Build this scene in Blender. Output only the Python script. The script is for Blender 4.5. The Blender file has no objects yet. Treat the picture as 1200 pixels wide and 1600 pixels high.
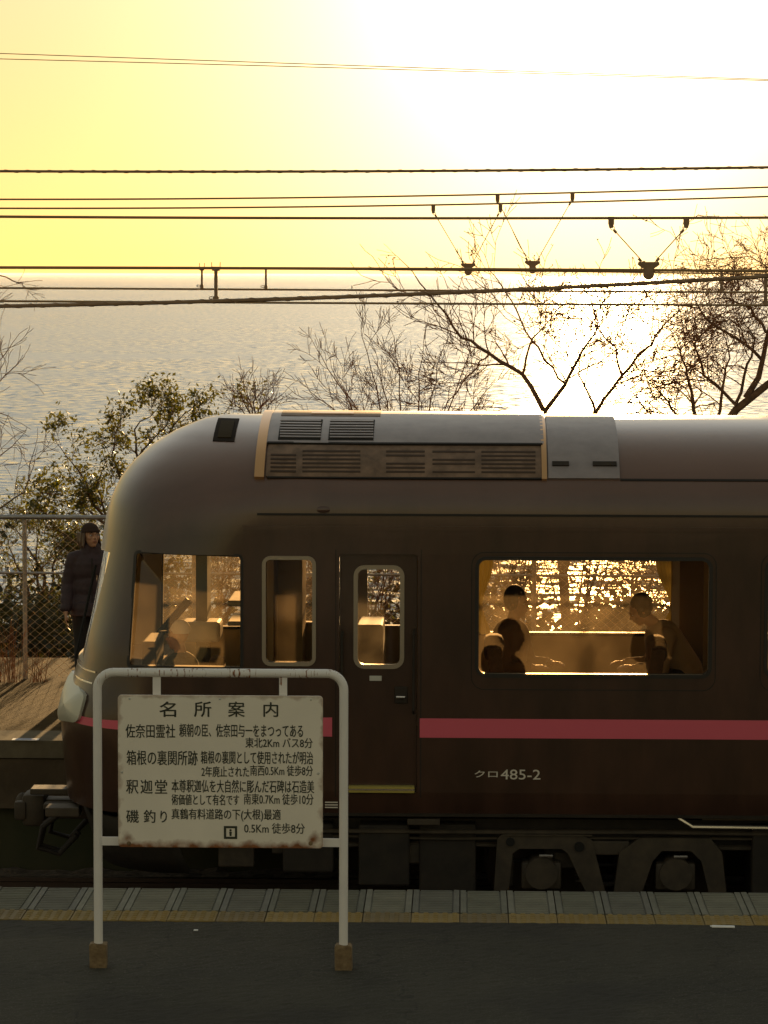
import bpy, bmesh, math, random
import numpy as np
from mathutils import Vector, Matrix
random.seed(7); rng = np.random.default_rng(11)
SC = bpy.context.scene
COL = SC.collection
PI = math.pi
R = math.radians

# ------------------------------------------------------------------ camera
FPX = 4750.0                       # focal length in pixels of a 1200 x 1600 picture
CZ = 4.2                           # eye above the platform surface (z = 0)
YAW = math.atan(120/FPX); PITCH = math.atan(371.5/FPX); ROLL = 0.0026
fwd = Vector((-math.sin(YAW)*math.cos(PITCH), math.cos(YAW)*math.cos(PITCH), -math.sin(PITCH)))
r0 = Vector((math.cos(YAW), math.sin(YAW), 0)); u0 = r0.cross(fwd)
RT = r0*math.cos(ROLL) + u0*math.sin(ROLL); UP = u0*math.cos(ROLL) - r0*math.sin(ROLL)
cam_d = bpy.data.cameras.new('camera'); cam = bpy.data.objects.new('camera', cam_d); COL.objects.link(cam)
cam_d.sensor_fit = 'VERTICAL'; cam_d.sensor_height = 36; cam_d.lens = FPX/1600*36
cam_d.clip_start = 0.2; cam_d.clip_end = 200000
cam.matrix_world = Matrix(((RT.x, UP.x, -fwd.x, 0), (RT.y, UP.y, -fwd.y, 0), (RT.z, UP.z, -fwd.z, CZ), (0, 0, 0, 1)))
SC.camera = cam

def ray(px, py): return fwd*FPX + RT*(px-600) - UP*(py-800)
def P(px, py, Y):                  # the point at depth Y seen at a pixel
    d = ray(px, py); t = Y/d.y
    return Vector((d.x*t, Y, CZ + d.z*t))
def PZ(px, py, z):                 # the point at height z seen at a pixel
    d = ray(px, py); t = (z-CZ)/d.z
    return Vector((d.x*t, d.y*t, z))

# ------------------------------------------------------------------ light
SUN = ray(950, -55).normalized()
sun_el = math.asin(SUN.z); sun_az = math.atan2(SUN.x, SUN.y)
sd = bpy.data.lights.new('sun', 'SUN'); sd.energy = 3.7; sd.angle = R(0.6); sd.color = (1.0, 0.62, 0.26)
so = bpy.data.objects.new('sun', sd); COL.objects.link(so)
so.rotation_euler = (-SUN).to_track_quat('-Z', 'Y').to_euler()
SC.view_settings.view_transform = 'Standard'; SC.view_settings.look = 'None'
SC.view_settings.gamma = 1.0; SC.view_settings.use_curve_mapping = False
SC.view_settings.exposure = 1.7
W = bpy.data.worlds.new('World'); SC.world = W; W.use_nodes = True
nt = W.node_tree; nt.nodes.clear()
def wn(t, **k):
    n = nt.nodes.new(t)
    for a, b in k.items(): setattr(n, a, b)
    return n
sky = wn('ShaderNodeTexSky', sky_type='NISHITA', sun_disc=False, sun_elevation=sun_el, sun_rotation=sun_az,
         air_density=1.0, dust_density=0.2, ozone_density=1.0, altitude=60)
tint = wn('ShaderNodeMix', data_type='RGBA', blend_type='MULTIPLY'); tint.inputs[0].default_value = 1
gam = wn('ShaderNodeGamma'); gam.inputs[1].default_value = 0.5; nt.links.new(sky.outputs[0], gam.inputs[0])
nt.links.new(gam.outputs[0], tint.inputs[6])
geo = wn('ShaderNodeTexCoord'); nrm = wn('ShaderNodeVectorMath', operation='NORMALIZE'); nt.links.new(geo.outputs['Generated'], nrm.inputs[0])
sep = wn('ShaderNodeSeparateXYZ'); nt.links.new(nrm.outputs[0], sep.inputs[0])
elev = wn('ShaderNodeMapRange', interpolation_type='SMOOTHSTEP'); nt.links.new(sep.outputs[2], elev.inputs[0]); elev.inputs[1].default_value = 0.04; elev.inputs[2].default_value = 0.42
low = wn('ShaderNodeMix', data_type='RGBA'); nt.links.new(elev.outputs[0], low.inputs[0])      # the haze near the horizon is yellower than the air above it
low.inputs[6].default_value = (1.0, 0.795, 0.49, 1); low.inputs[7].default_value = (1.0, 0.82, 0.58, 1); nt.links.new(low.outputs[2], tint.inputs[7])
dot = wn('ShaderNodeVectorMath', operation='DOT_PRODUCT'); dot.inputs[1].default_value = SUN
nt.links.new(nrm.outputs[0], dot.inputs[0])
def halo(power, amount):
    m = wn('ShaderNodeMath', operation='MAXIMUM'); m.inputs[1].default_value = 0; nt.links.new(dot.outputs['Value'], m.inputs[0])
    p = wn('ShaderNodeMath', operation='POWER'); p.inputs[1].default_value = power; nt.links.new(m.outputs[0], p.inputs[0])
    q = wn('ShaderNodeMath', operation='MULTIPLY'); q.inputs[1].default_value = amount; nt.links.new(p.outputs[0], q.inputs[0])
    return q
def add_col(prev, fac, colr):
    v = wn('ShaderNodeMix', data_type='RGBA', blend_type='MIX'); nt.links.new(fac.outputs[0], v.inputs[0]); v.clamp_factor = False
    v.inputs[6].default_value = (0, 0, 0, 1); v.inputs[7].default_value = colr
    a = wn('ShaderNodeMix', data_type='RGBA', blend_type='ADD'); a.inputs[0].default_value = 1
    nt.links.new(prev, a.inputs[6]); nt.links.new(v.outputs[2], a.inputs[7]); return a.outputs[2]
c = add_col(tint.outputs[2], halo(900, 1.0), (5, 4.6, 3.4, 1))          # glow of the hazy air round the sun
c = add_col(c, halo(190, 1.0), (3.6, 3.6, 3.0, 1))
wide = halo(5, 1.0); wm_ = wn('ShaderNodeMath', operation='MULTIPLY'); nt.links.new(wide.outputs[0], wm_.inputs[0]); nt.links.new(elev.outputs[0], wm_.inputs[1])
c = add_col(c, wm_, (2.2, 2.3, 2.3, 1))          # glow added high in the sunward sky to brighten and grey the sea
bg = wn('ShaderNodeBackground'); bg.inputs['Strength'].default_value = 0.1
out = wn('ShaderNodeOutputWorld'); nt.links.new(c, bg.inputs[0]); nt.links.new(bg.outputs[0], out.inputs[0])

SC.render.engine = 'CYCLES'
SC.cycles.max_bounces = 8; SC.cycles.transparent_max_bounces = 24; SC.cycles.sample_clamp_indirect = 4; SC.cycles.sample_clamp_direct = 8
SC.cycles.caustics_reflective = False; SC.cycles.caustics_refractive = False
SC.cycles.use_denoising = True

# ------------------------------------------------------------------ helpers
def tag(o, label=None, cat=None, group=None, kind=None):
    if label: o['label'] = label
    if cat: o['category'] = cat
    if group: o['group'] = group
    if kind: o['kind'] = kind
    return o
def link(name, me, mat=None, parent=None):
    o = bpy.data.objects.new(name, me); COL.objects.link(o)
    if mat is not None and isinstance(me, bpy.types.Mesh) and len(me.materials) == 0: me.materials.append(mat)
    if parent is not None: o.parent = parent
    return o
def mesh(name, v, f, mat=None, parent=None, smooth=False):
    me = bpy.data.meshes.new(name); me.from_pydata([tuple(a) for a in v], [], [tuple(int(i) for i in a) for a in f]); me.update()
    if smooth: me.polygons.foreach_set('use_smooth', [True]*len(me.polygons))
    return link(name, me, mat, parent)
def empty(name, loc=(0, 0, 0)):
    o = bpy.data.objects.new(name, None); o.location = loc; COL.objects.link(o); o.empty_display_size = .1; return o
class MB:
    """collects shapes for one mesh"""
    def __init__(s): s.v = []; s.f = []
    def add(s, v, f):
        n = len(s.v); s.v += [tuple(a) for a in v]; s.f += [tuple(i+n for i in q) for q in f]; return s
    def box(s, a, b, bev=0):
        x0, y0, z0 = a; x1, y1, z1 = b
        if bev:
            bm = bmesh.new(); bmesh.ops.create_cube(bm, size=1)
            for q in bm.verts: q.co = Vector(((x0+x1)/2+q.co.x*(x1-x0), (y0+y1)/2+q.co.y*(y1-y0), (z0+z1)/2+q.co.z*(z1-z0)))
            bmesh.ops.bevel(bm, geom=bm.edges[:], offset=bev, segments=2, affect='EDGES', profile=.5)
            bm.verts.index_update()
            s.add([q.co[:] for q in bm.verts], [[q.index for q in fa.verts] for fa in bm.faces]); bm.free(); return s
        v = [(x0,y0,z0),(x1,y0,z0),(x1,y1,z0),(x0,y1,z0),(x0,y0,z1),(x1,y0,z1),(x1,y1,z1),(x0,y1,z1)]
        return s.add(v, [(0,3,2,1),(4,5,6,7),(0,1,5,4),(1,2,6,5),(2,3,7,6),(3,0,4,7)])
    def tube(s, pts, r, n=8, cap=True):
        pts = [Vector(p) for p in pts]; m = len(pts); rr = r if hasattr(r, '__len__') else [r]*m
        v = []; f = []; prev = None
        for i, p in enumerate(pts):
            d = (pts[min(i+1, m-1)] - pts[max(i-1, 0)]).normalized()
            if prev is None:
                a = Vector((0, 0, 1)) if abs(d.z) < .9 else Vector((1, 0, 0)); a = (a - d*a.dot(d)).normalized()
            else: a = (prev - d*prev.dot(d)).normalized()
            prev = a; b = d.cross(a)
            for k in range(n):
                t = 2*PI*k/n; v.append(p + (a*math.cos(t) + b*math.sin(t))*rr[i])
        for i in range(m-1):
            for k in range(n):
                k2 = (k+1) % n; f.append((i*n+k, i*n+k2, (i+1)*n+k2, (i+1)*n+k))
        if cap: f.append(tuple(range(n))[::-1]); f.append(tuple((m-1)*n+k for k in range(n)))
        return s.add(v, f)
    def cyl(s, a, b, r, n=16): return s.tube([a, b], r, n)
    def poly(s, pts, axis, t0, t1):
        """prism: outline pts (2D) pushed along an axis; 'y' -> (x,z) outline"""
        n = len(pts)
        mk = {'y': lambda p, t: (p[0], t, p[1]), 'x': lambda p, t: (t, p[0], p[1]), 'z': lambda p, t: (p[0], p[1], t)}[axis]
        v = [mk(p, t0) for p in pts] + [mk(p, t1) for p in pts]
        f = [tuple(range(n)), tuple(range(n, 2*n))[::-1]] + [(i, i+n, (i+1) % n+n, (i+1) % n) for i in range(n)]
        return s.add(v, f)
    def ell(s, c, r, n=16, m=10, rot=None):
        v = []; f = []
        for j in range(m+1):
            t = PI*j/m
            for k in range(n):
                a = 2*PI*k/n; q = Vector((r[0]*math.sin(t)*math.cos(a), r[1]*math.sin(t)*math.sin(a), r[2]*math.cos(t)))
                if rot: q = rot @ q
                v.append(Vector(c)+q)
        for j in range(m):
            for k in range(n): f.append((j*n+k, (j+1)*n+k, (j+1)*n+(k+1) % n, j*n+(k+1) % n))
        return s.add(v, f)
    def build(s, name, mat=None, parent=None, smooth=False, fix=True):
        o = mesh(name, s.v, s.f, mat, parent)
        if fix:
            bm = bmesh.new(); bm.from_mesh(o.data); bmesh.ops.recalc_face_normals(bm, faces=bm.faces)
            if smooth:
                for fa in bm.faces: fa.smooth = True
                for e in bm.edges:
                    if len(e.link_faces) == 2 and e.calc_face_angle(0) > R(38): e.smooth = False
            bm.to_mesh(o.data); bm.free()
        return o
def rrect(x0, z0, x1, z1, r, n=5):
    pts = []
    for cx, cz, a0 in ((x1-r, z1-r, 0), (x0+r, z1-r, PI/2), (x0+r, z0+r, PI), (x1-r, z0+r, 3*PI/2)):
        for k in range(n+1): a = a0+PI/2*k/n; pts.append((cx+r*math.cos(a), cz+r*math.sin(a)))
    return pts
def apply_mods(o):
    dg = bpy.context.evaluated_depsgraph_get(); dg.update()
    me = bpy.data.meshes.new_from_object(o.evaluated_get(dg)); old = o.data; o.modifiers.clear(); o.data = me; me.name = old.name; return o
def cut(o, cutters):
    for c in cutters:
        m = o.modifiers.new('b', 'BOOLEAN'); m.operation = 'DIFFERENCE'; m.solver = 'EXACT'; m.object = c
    apply_mods(o)
    for c in cutters: bpy.data.objects.remove(c)
    return o

# ------------------------------------------------------------------ materials
def mat(name, col, rough=.6, metal=0, noise=0, nscale=8, col2=None, bump=0, bscale=40, coat=0, spec=.5, lo=.35, hi=.65, sss=0, stretch=None, trans=0):
    m = bpy.data.materials.new(name); m.use_nodes = True; t = m.node_tree; b = t.nodes['Principled BSDF']
    b.inputs['Base Color'].default_value = (*col, 1); b.inputs['Roughness'].default_value = rough; b.inputs['Metallic'].default_value = metal
    b.inputs['Coat Weight'].default_value = coat; b.inputs['Coat Roughness'].default_value = .12; b.inputs['Specular IOR Level'].default_value = spec
    tc = t.nodes.new('ShaderNodeTexCoord'); src = tc.outputs['Object']
    if stretch:
        mp = t.nodes.new('ShaderNodeMapping'); mp.inputs['Scale'].default_value = stretch; t.links.new(src, mp.inputs[0]); src = mp.outputs[0]
    if col2 is not None or noise:
        n = t.nodes.new('ShaderNodeTexNoise'); n.inputs['Scale'].default_value = nscale; n.inputs['Detail'].default_value = 7; n.inputs['Roughness'].default_value = .62
        t.links.new(src, n.inputs['Vector'])
        r = t.nodes.new('ShaderNodeValToRGB'); r.color_ramp.elements[0].position = lo; r.color_ramp.elements[1].position = hi
        c2 = col2 if col2 is not None else tuple(min(1, a*(1+noise)) for a in col)
        c1 = col if col2 is not None else tuple(a*(1-noise) for a in col)
        r.color_ramp.elements[0].color = (*c1, 1); r.color_ramp.elements[1].color = (*c2, 1)
        t.links.new(n.outputs['Fac'], r.inputs[0]); t.links.new(r.outputs[0], b.inputs['Base Color'])
    if bump:
        n2 = t.nodes.new('ShaderNodeTexNoise'); n2.inputs['Scale'].default_value = bscale; n2.inputs['Detail'].default_value = 5
        t.links.new(src, n2.inputs['Vector'])
        bn = t.nodes.new('ShaderNodeBump'); bn.inputs['Strength'].default_value = bump; bn.inputs['Distance'].default_value = .02
        t.links.new(n2.outputs['Fac'], bn.inputs['Height']); t.links.new(bn.outputs[0], b.inputs['Normal'])
    if trans:
        tr = t.nodes.new('ShaderNodeBsdfTranslucent'); tr.inputs[0].default_value = (col[0]*3.2+.02, col[1]*2.8+.01, col[2]*.8, 1)
        mx = t.nodes.new('ShaderNodeMixShader'); mx.inputs[0].default_value = trans
        o = t.nodes['Material Output']; t.links.new(b.outputs[0], mx.inputs[1]); t.links.new(tr.outputs[0], mx.inputs[2]); t.links.new(mx.outputs[0], o.inputs[0])
    return m
def glass_mat(name, tintc, refl=.5, dirt=0):
    m = bpy.data.materials.new(name); m.use_nodes = True; t = m.node_tree; t.nodes.clear()
    o = t.nodes.new('ShaderNodeOutputMaterial'); tr = t.nodes.new('ShaderNodeBsdfTransparent'); tr.inputs[0].default_value = (*tintc, 1)
    gl = t.nodes.new('ShaderNodeBsdfGlossy'); gl.inputs['Roughness'].default_value = .03
    fr = t.nodes.new('ShaderNodeFresnel'); fr.inputs[0].default_value = 1.5
    mx = t.nodes.new('ShaderNodeMixShader'); t.links.new(fr.outputs[0], mx.inputs[0]); t.links.new(tr.outputs[0], mx.inputs[1]); t.links.new(gl.outputs[0], mx.inputs[2])
    last = mx.outputs[0]
    if dirt:                      # a film of dust on the pane
        df = t.nodes.new('ShaderNodeBsdfTranslucent'); df.inputs[0].default_value = (.75, .6, .4, 1)
        n = t.nodes.new('ShaderNodeTexNoise'); n.inputs['Scale'].default_value = 3; n.inputs['Detail'].default_value = 4
        tc = t.nodes.new('ShaderNodeTexCoord'); t.links.new(tc.outputs['Object'], n.inputs['Vector'])
        mm = t.nodes.new('ShaderNodeMath'); mm.operation = 'MULTIPLY'; mm.inputs[1].default_value = dirt*2; t.links.new(n.outputs['Fac'], mm.inputs[0])
        m2 = t.nodes.new('ShaderNodeMixShader'); t.links.new(mm.outputs[0], m2.inputs[0]); t.links.new(last, m2.inputs[1]); t.links.new(df.outputs[0], m2.inputs[2]); last = m2.outputs[0]
    t.links.new(last, o.inputs[0]); return m

def asphalt_mat():
    """worn asphalt: broad stains, fine stone speckle, a few hairline cracks"""
    m = mat('asphalt', (.017,.016,.010), .95, col2=(.041,.037,.025), nscale=1.1, bump=.7, bscale=110, lo=.32, hi=.68, stretch=(1, .55, 1))
    t = m.node_tree; b = t.nodes['Principled BSDF']; L = t.links; src = b.inputs['Base Color'].links[0].from_socket; tc = t.nodes.new('ShaderNodeTexCoord')
    def mixin(fac, col, amount, src):
        q = t.nodes.new('ShaderNodeMath'); q.operation = 'MULTIPLY'; L.new(fac, q.inputs[0]); q.inputs[1].default_value = amount
        x = t.nodes.new('ShaderNodeMix'); x.data_type = 'RGBA'; L.new(q.outputs[0], x.inputs[0]); L.new(src, x.inputs[6]); x.inputs[7].default_value = (*col, 1); return x.outputs[2]
    def ramp(s_, a, b_):
        r = t.nodes.new('ShaderNodeMapRange'); L.new(s_, r.inputs[0]); r.inputs[1].default_value = a; r.inputs[2].default_value = b_; return r.outputs[0]
    n = t.nodes.new('ShaderNodeTexNoise'); n.inputs['Scale'].default_value = 85; n.inputs['Detail'].default_value = 3; L.new(tc.outputs['Object'], n.inputs['Vector'])
    src = mixin(ramp(n.outputs['Fac'], .60, .72), (.17, .16, .13), .55, src)
    n = t.nodes.new('ShaderNodeTexNoise'); n.inputs['Scale'].default_value = .8; n.inputs['Detail'].default_value = 8; L.new(tc.outputs['Object'], n.inputs['Vector'])
    src = mixin(ramp(n.outputs['Fac'], .54, .62), (.014, .013, .011), .6, src)
    v = t.nodes.new('ShaderNodeTexVoronoi'); v.feature = 'DISTANCE_TO_EDGE'; v.inputs['Scale'].default_value = .9
    w = t.nodes.new('ShaderNodeTexNoise'); w.inputs['Scale'].default_value = 3; w.inputs['Detail'].default_value = 6; L.new(tc.outputs['Object'], w.inputs['Vector'])
    a = t.nodes.new('ShaderNodeMix'); a.data_type = 'RGBA'; a.inputs[0].default_value = .35; L.new(tc.outputs['Object'], a.inputs[6]); L.new(w.outputs['Color'], a.inputs[7]); L.new(a.outputs[2], v.inputs['Vector'])
    src = mixin(ramp(v.outputs['Distance'], .006, .0), (.008, .008, .007), .8, src)
    L.new(src, b.inputs['Base Color']); return m
M = dict(
    asphalt=asphalt_mat(),
    far_asphalt=mat('old_asphalt', (.036,.022,.008), 1.0, col2=(.075,.048,.018), nscale=3, spec=.05, bump=.5, bscale=60),
    concrete=mat('concrete', (.085,.064,.044), 1.0, col2=(.14,.105,.07), nscale=2, spec=.05, bump=.3, bscale=25),
    dark_concrete=mat('stained_concrete', (.05,.035,.028), .9, col2=(.10,.07,.05), nscale=3, bump=.3),
    tile=mat('grooved_block', (.12,.125,.105), .8, col2=(.21,.215,.18), nscale=4, bump=.2, bscale=60),
    yellow=mat('tactile_block', (.22,.155,.045), .8, col2=(.36,.27,.10), nscale=9, bump=.2, bscale=60),
    ballast=mat('ballast', (.04,.03,.022), .95, col2=(.12,.09,.065), nscale=14, bump=1, bscale=22),
    rail=mat('rail_steel', (.16,.12,.10), .35, .9),
    sleeper=mat('sleeper', (.13,.12,.10), .9, noise=.3),
    hill=mat('hillside', (.035,.04,.018), .95, col2=(.07,.06,.03), nscale=1),
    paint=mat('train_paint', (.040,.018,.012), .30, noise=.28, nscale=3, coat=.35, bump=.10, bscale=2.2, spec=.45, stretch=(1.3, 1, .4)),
    pink=mat('pink_stripe', (.62,.10,.16), .4),
    seam=mat('body_seam', (.012,.009,.008), .7),
    roofgrey=mat('roof_unit_grey', (.27,.24,.25), .45, .2, noise=.12, nscale=5),
    grille=mat('roof_grille', (.17,.11,.075), .7, noise=.3, nscale=9),
    marker=mat('marker_housing', (.016,.010,.006), .8, spec=.1),
    slot=mat('grille_slot', (.05,.03,.02), .8),
    gold=mat('bright_band', (.62,.36,.17), .3, .6),
    black=mat('black_recess', (.008,.007,.006), .9),
    frame_alu=mat('window_trim', (.30,.26,.21), .4, .5),
    rubber=mat('window_rubber', (.012,.010,.009), .6),
    under=mat('underframe', (.020,.014,.009), .75, noise=.35, nscale=6),
    bogie=mat('bogie_grey', (.050,.036,.022), .7, noise=.3, nscale=7),
    wheel=mat('wheel_steel', (.07,.05,.035), .45, .7),
    interior=mat('interior_panel', (.46,.36,.20), .7),
    interior_dark=mat('interior_brown', (.10,.06,.03), .7),
    ceil=mat('train_ceiling', (.55,.48,.36), .7),
    seat=mat('seat_fabric', (.06,.035,.02), .9, noise=.3, nscale=30),
    curtain=mat('curtain_cloth', (.24,.22,.20), .85, trans=.06),
    white_text=mat('white_lettering', (.62,.58,.52), .6),
    plate=mat('pale_plate', (.5,.5,.46), .6),
    lamp=mat('lamp_cover', (.55,.55,.47), .3),
    handle=mat('steel_handle', (.6,.55,.5), .25, .9),
    step=mat('step_plate', (.34,.28,.06), .4),
    wire=mat('weathered_copper', (.30,.19,.09), .6, .2),
    cable=mat('cable_sheath', (.26,.16,.09), .6, noise=.2),
    galv=mat('galvanized_steel', (.30,.29,.29), .42, .7, noise=.15, nscale=20),
    galv_wire=mat('fence_wire', (.70,.52,.34), .38, .8),
    bark=mat('bark', (.13,.08,.045), .9, noise=.4, nscale=14),
    twig=mat('twig', (.22,.105,.042), .85),
    leaf=mat('evergreen_leaf', (.034,.040,.010), .5, col2=(.075,.066,.016), nscale=3, trans=.35, coat=.2),
    leaf2=mat('bush_leaf', (.038,.048,.014), .5, col2=(.070,.075,.022), nscale=4, trans=.3),
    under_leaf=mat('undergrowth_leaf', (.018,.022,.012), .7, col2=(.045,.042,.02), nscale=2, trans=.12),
    grass=mat('dry_grass', (.26,.12,.045), .7, trans=.15),
    skin=mat('skin', (.42,.23,.14), .55),
    hair=mat('hair', (.05,.022,.010), .5, coat=.2),
    dark_hair=mat('dark_hair', (.012,.008,.006), .6),
    coat=mat('padded_coat', (.035,.020,.026), .7, noise=.2, nscale=20),
    trousers=mat('black_trousers', (.010,.009,.010), .8),
    beanie=mat('brown_knit', (.045,.022,.014), .95, bump=1, bscale=160),
    shirt=mat('beige_shirt', (.36,.26,.15), .85),
    brown_top=mat('brown_top', (.14,.08,.04), .85),
    white_cloth=mat('white_cloth', (.7,.68,.62), .8),
    shoe=mat('shoe', (.02,.015,.012), .5),
    ink=mat('sign_ink', (.028,.032,.022), .7),
    foot=mat('rusty_foot', (.13,.085,.045), .9, col2=(.24,.17,.09), nscale=18, bump=.6, bscale=60),
    paper=mat('white_paper', (.75,.75,.75), .8),
    blue=mat('blue_mark', (.08,.12,.30), .7),
)
M['glass'] = glass_mat('window_glass', (.90, .80, .66), dirt=.05)

def sign_paint(name, base, edge=None, streak=False):
    """aged white enamel; rust speckles, and rust creeping in from the plate's own edges"""
    m = bpy.data.materials.new(name); m.use_nodes = True; t = m.node_tree; b = t.nodes['Principled BSDF']; L = t.links
    tc = t.nodes.new('ShaderNodeTexCoord'); sep = t.nodes.new('ShaderNodeSeparateXYZ'); L.new(tc.outputs['Object'], sep.inputs[0])
    def math_(op, a, c=None, clamp=False):
        n = t.nodes.new('ShaderNodeMath'); n.operation = op; n.use_clamp = clamp
        for i, q in enumerate((a, c)):
            if q is None: continue
            if isinstance(q, (int, float)): n.inputs[i].default_value = q
            else: L.new(q, n.inputs[i])
        return n.outputs[0]
    def noise(scale, detail=6, vec=None):
        n = t.nodes.new('ShaderNodeTexNoise'); n.inputs['Scale'].default_value = scale; n.inputs['Detail'].default_value = detail; L.new(vec or tc.outputs['Object'], n.inputs['Vector']); return n.outputs['Fac']
    n1 = noise(3)
    mixc = t.nodes.new('ShaderNodeMix'); mixc.data_type = 'RGBA'; L.new(n1, mixc.inputs[0])
    mixc.inputs[6].default_value = (*[a*.86 for a in base], 1); mixc.inputs[7].default_value = (*[min(1, a*1.08) for a in base], 1)
    if edge:
        hw, hh = edge      # half width, half height of the plate about its own origin
        dx = math_('SUBTRACT', hw, math_('ABSOLUTE', sep.outputs[0])); dz = math_('ADD', sep.outputs[2], hh)
        dzt = math_('SUBTRACT', hh, sep.outputs[2])
        n2 = noise(14, 8); nn = math_('MULTIPLY', math_('SUBTRACT', n2, .5), .10)
        a = math_('SUBTRACT', 1.0, math_('MULTIPLY', math_('ADD', dz, nn), 22), True)        # bottom edge
        cdx = math_('SUBTRACT', dx, .055); cdz = math_('SUBTRACT', dz, .055)                  # bolts at the bottom corners
        cd = math_('SQRT', math_('ADD', math_('MULTIPLY', cdx, cdx), math_('MULTIPLY', cdz, cdz)))
        bcor = math_('SUBTRACT', 1.0, math_('MULTIPLY', math_('ADD', cd, nn), 19), True)
        e = math_('SUBTRACT', 1.0, math_('MULTIPLY', math_('ADD', dx, math_('MULTIPLY', nn, 1.2)), 45), True)
        e2 = math_('SUBTRACT', 1.0, math_('MULTIPLY', math_('ADD', dzt, math_('MULTIPLY', nn, .9)), 50), True)
        fac = math_('MAXIMUM', math_('MAXIMUM', a, bcor), math_('MULTIPLY', math_('MAXIMUM', e, e2), .45))
    else:
        mp = t.nodes.new('ShaderNodeMapping'); mp.inputs['Scale'].default_value = (1.6, 1, .10); L.new(tc.outputs['Object'], mp.inputs[0])
        n2 = noise(40, 4, mp.outputs[0]); n3 = noise(5, 3)
        up = math_('MULTIPLY', math_('SUBTRACT', sep.outputs[2], 1.70), 30, True) if streak else 0.0
        thr = math_('SUBTRACT', .88, math_('MULTIPLY', up, .22))
        fac = math_('MULTIPLY', math_('SUBTRACT', math_('MULTIPLY', math_('ADD', n2, math_('MULTIPLY', n3, .35)), .86), thr), 14, True)
    rr = t.nodes.new('ShaderNodeValToRGB'); rr.color_ramp.elements[0].color = (.045, .018, .008, 1); rr.color_ramp.elements[1].color = (.36, .12, .03, 1)
    L.new(noise(40), rr.inputs[0])
    mx = t.nodes.new('ShaderNodeMix'); mx.data_type = 'RGBA'; L.new(fac, mx.inputs[0]); L.new(mixc.outputs[2], mx.inputs[6]); L.new(rr.outputs[0], mx.inputs[7])
    L.new(mx.outputs[2], b.inputs['Base Color']); b.inputs['Roughness'].default_value = .5
    bn = t.nodes.new('ShaderNodeBump'); bn.inputs['Strength'].default_value = .25; bn.inputs['Distance'].default_value = .004; L.new(noise(9), bn.inputs['Height']); L.new(bn.outputs[0], b.inputs['Normal'])
    return m

def sky_lit_roof(m):
    """sky light painted into the colour of the car roof, fading out below the gutter"""
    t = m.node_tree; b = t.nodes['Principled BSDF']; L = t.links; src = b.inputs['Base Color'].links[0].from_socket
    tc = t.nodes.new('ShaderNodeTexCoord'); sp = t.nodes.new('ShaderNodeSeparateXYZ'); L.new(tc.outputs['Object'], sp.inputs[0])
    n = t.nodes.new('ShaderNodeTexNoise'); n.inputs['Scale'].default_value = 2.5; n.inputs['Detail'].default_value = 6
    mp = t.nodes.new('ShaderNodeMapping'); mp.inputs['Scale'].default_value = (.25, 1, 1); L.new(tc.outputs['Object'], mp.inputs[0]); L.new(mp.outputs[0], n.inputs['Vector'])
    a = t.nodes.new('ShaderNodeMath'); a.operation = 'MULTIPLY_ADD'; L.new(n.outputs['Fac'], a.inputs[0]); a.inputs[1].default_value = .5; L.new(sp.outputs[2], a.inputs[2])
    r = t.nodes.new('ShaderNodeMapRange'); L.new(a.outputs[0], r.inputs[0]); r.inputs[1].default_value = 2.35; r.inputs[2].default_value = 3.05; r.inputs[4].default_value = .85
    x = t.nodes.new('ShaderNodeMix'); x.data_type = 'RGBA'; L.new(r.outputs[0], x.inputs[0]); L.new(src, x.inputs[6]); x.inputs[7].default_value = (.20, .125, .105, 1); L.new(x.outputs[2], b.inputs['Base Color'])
sky_lit_roof(M['paint'])  # upper body paint made paler, as lit by the sky above

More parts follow.
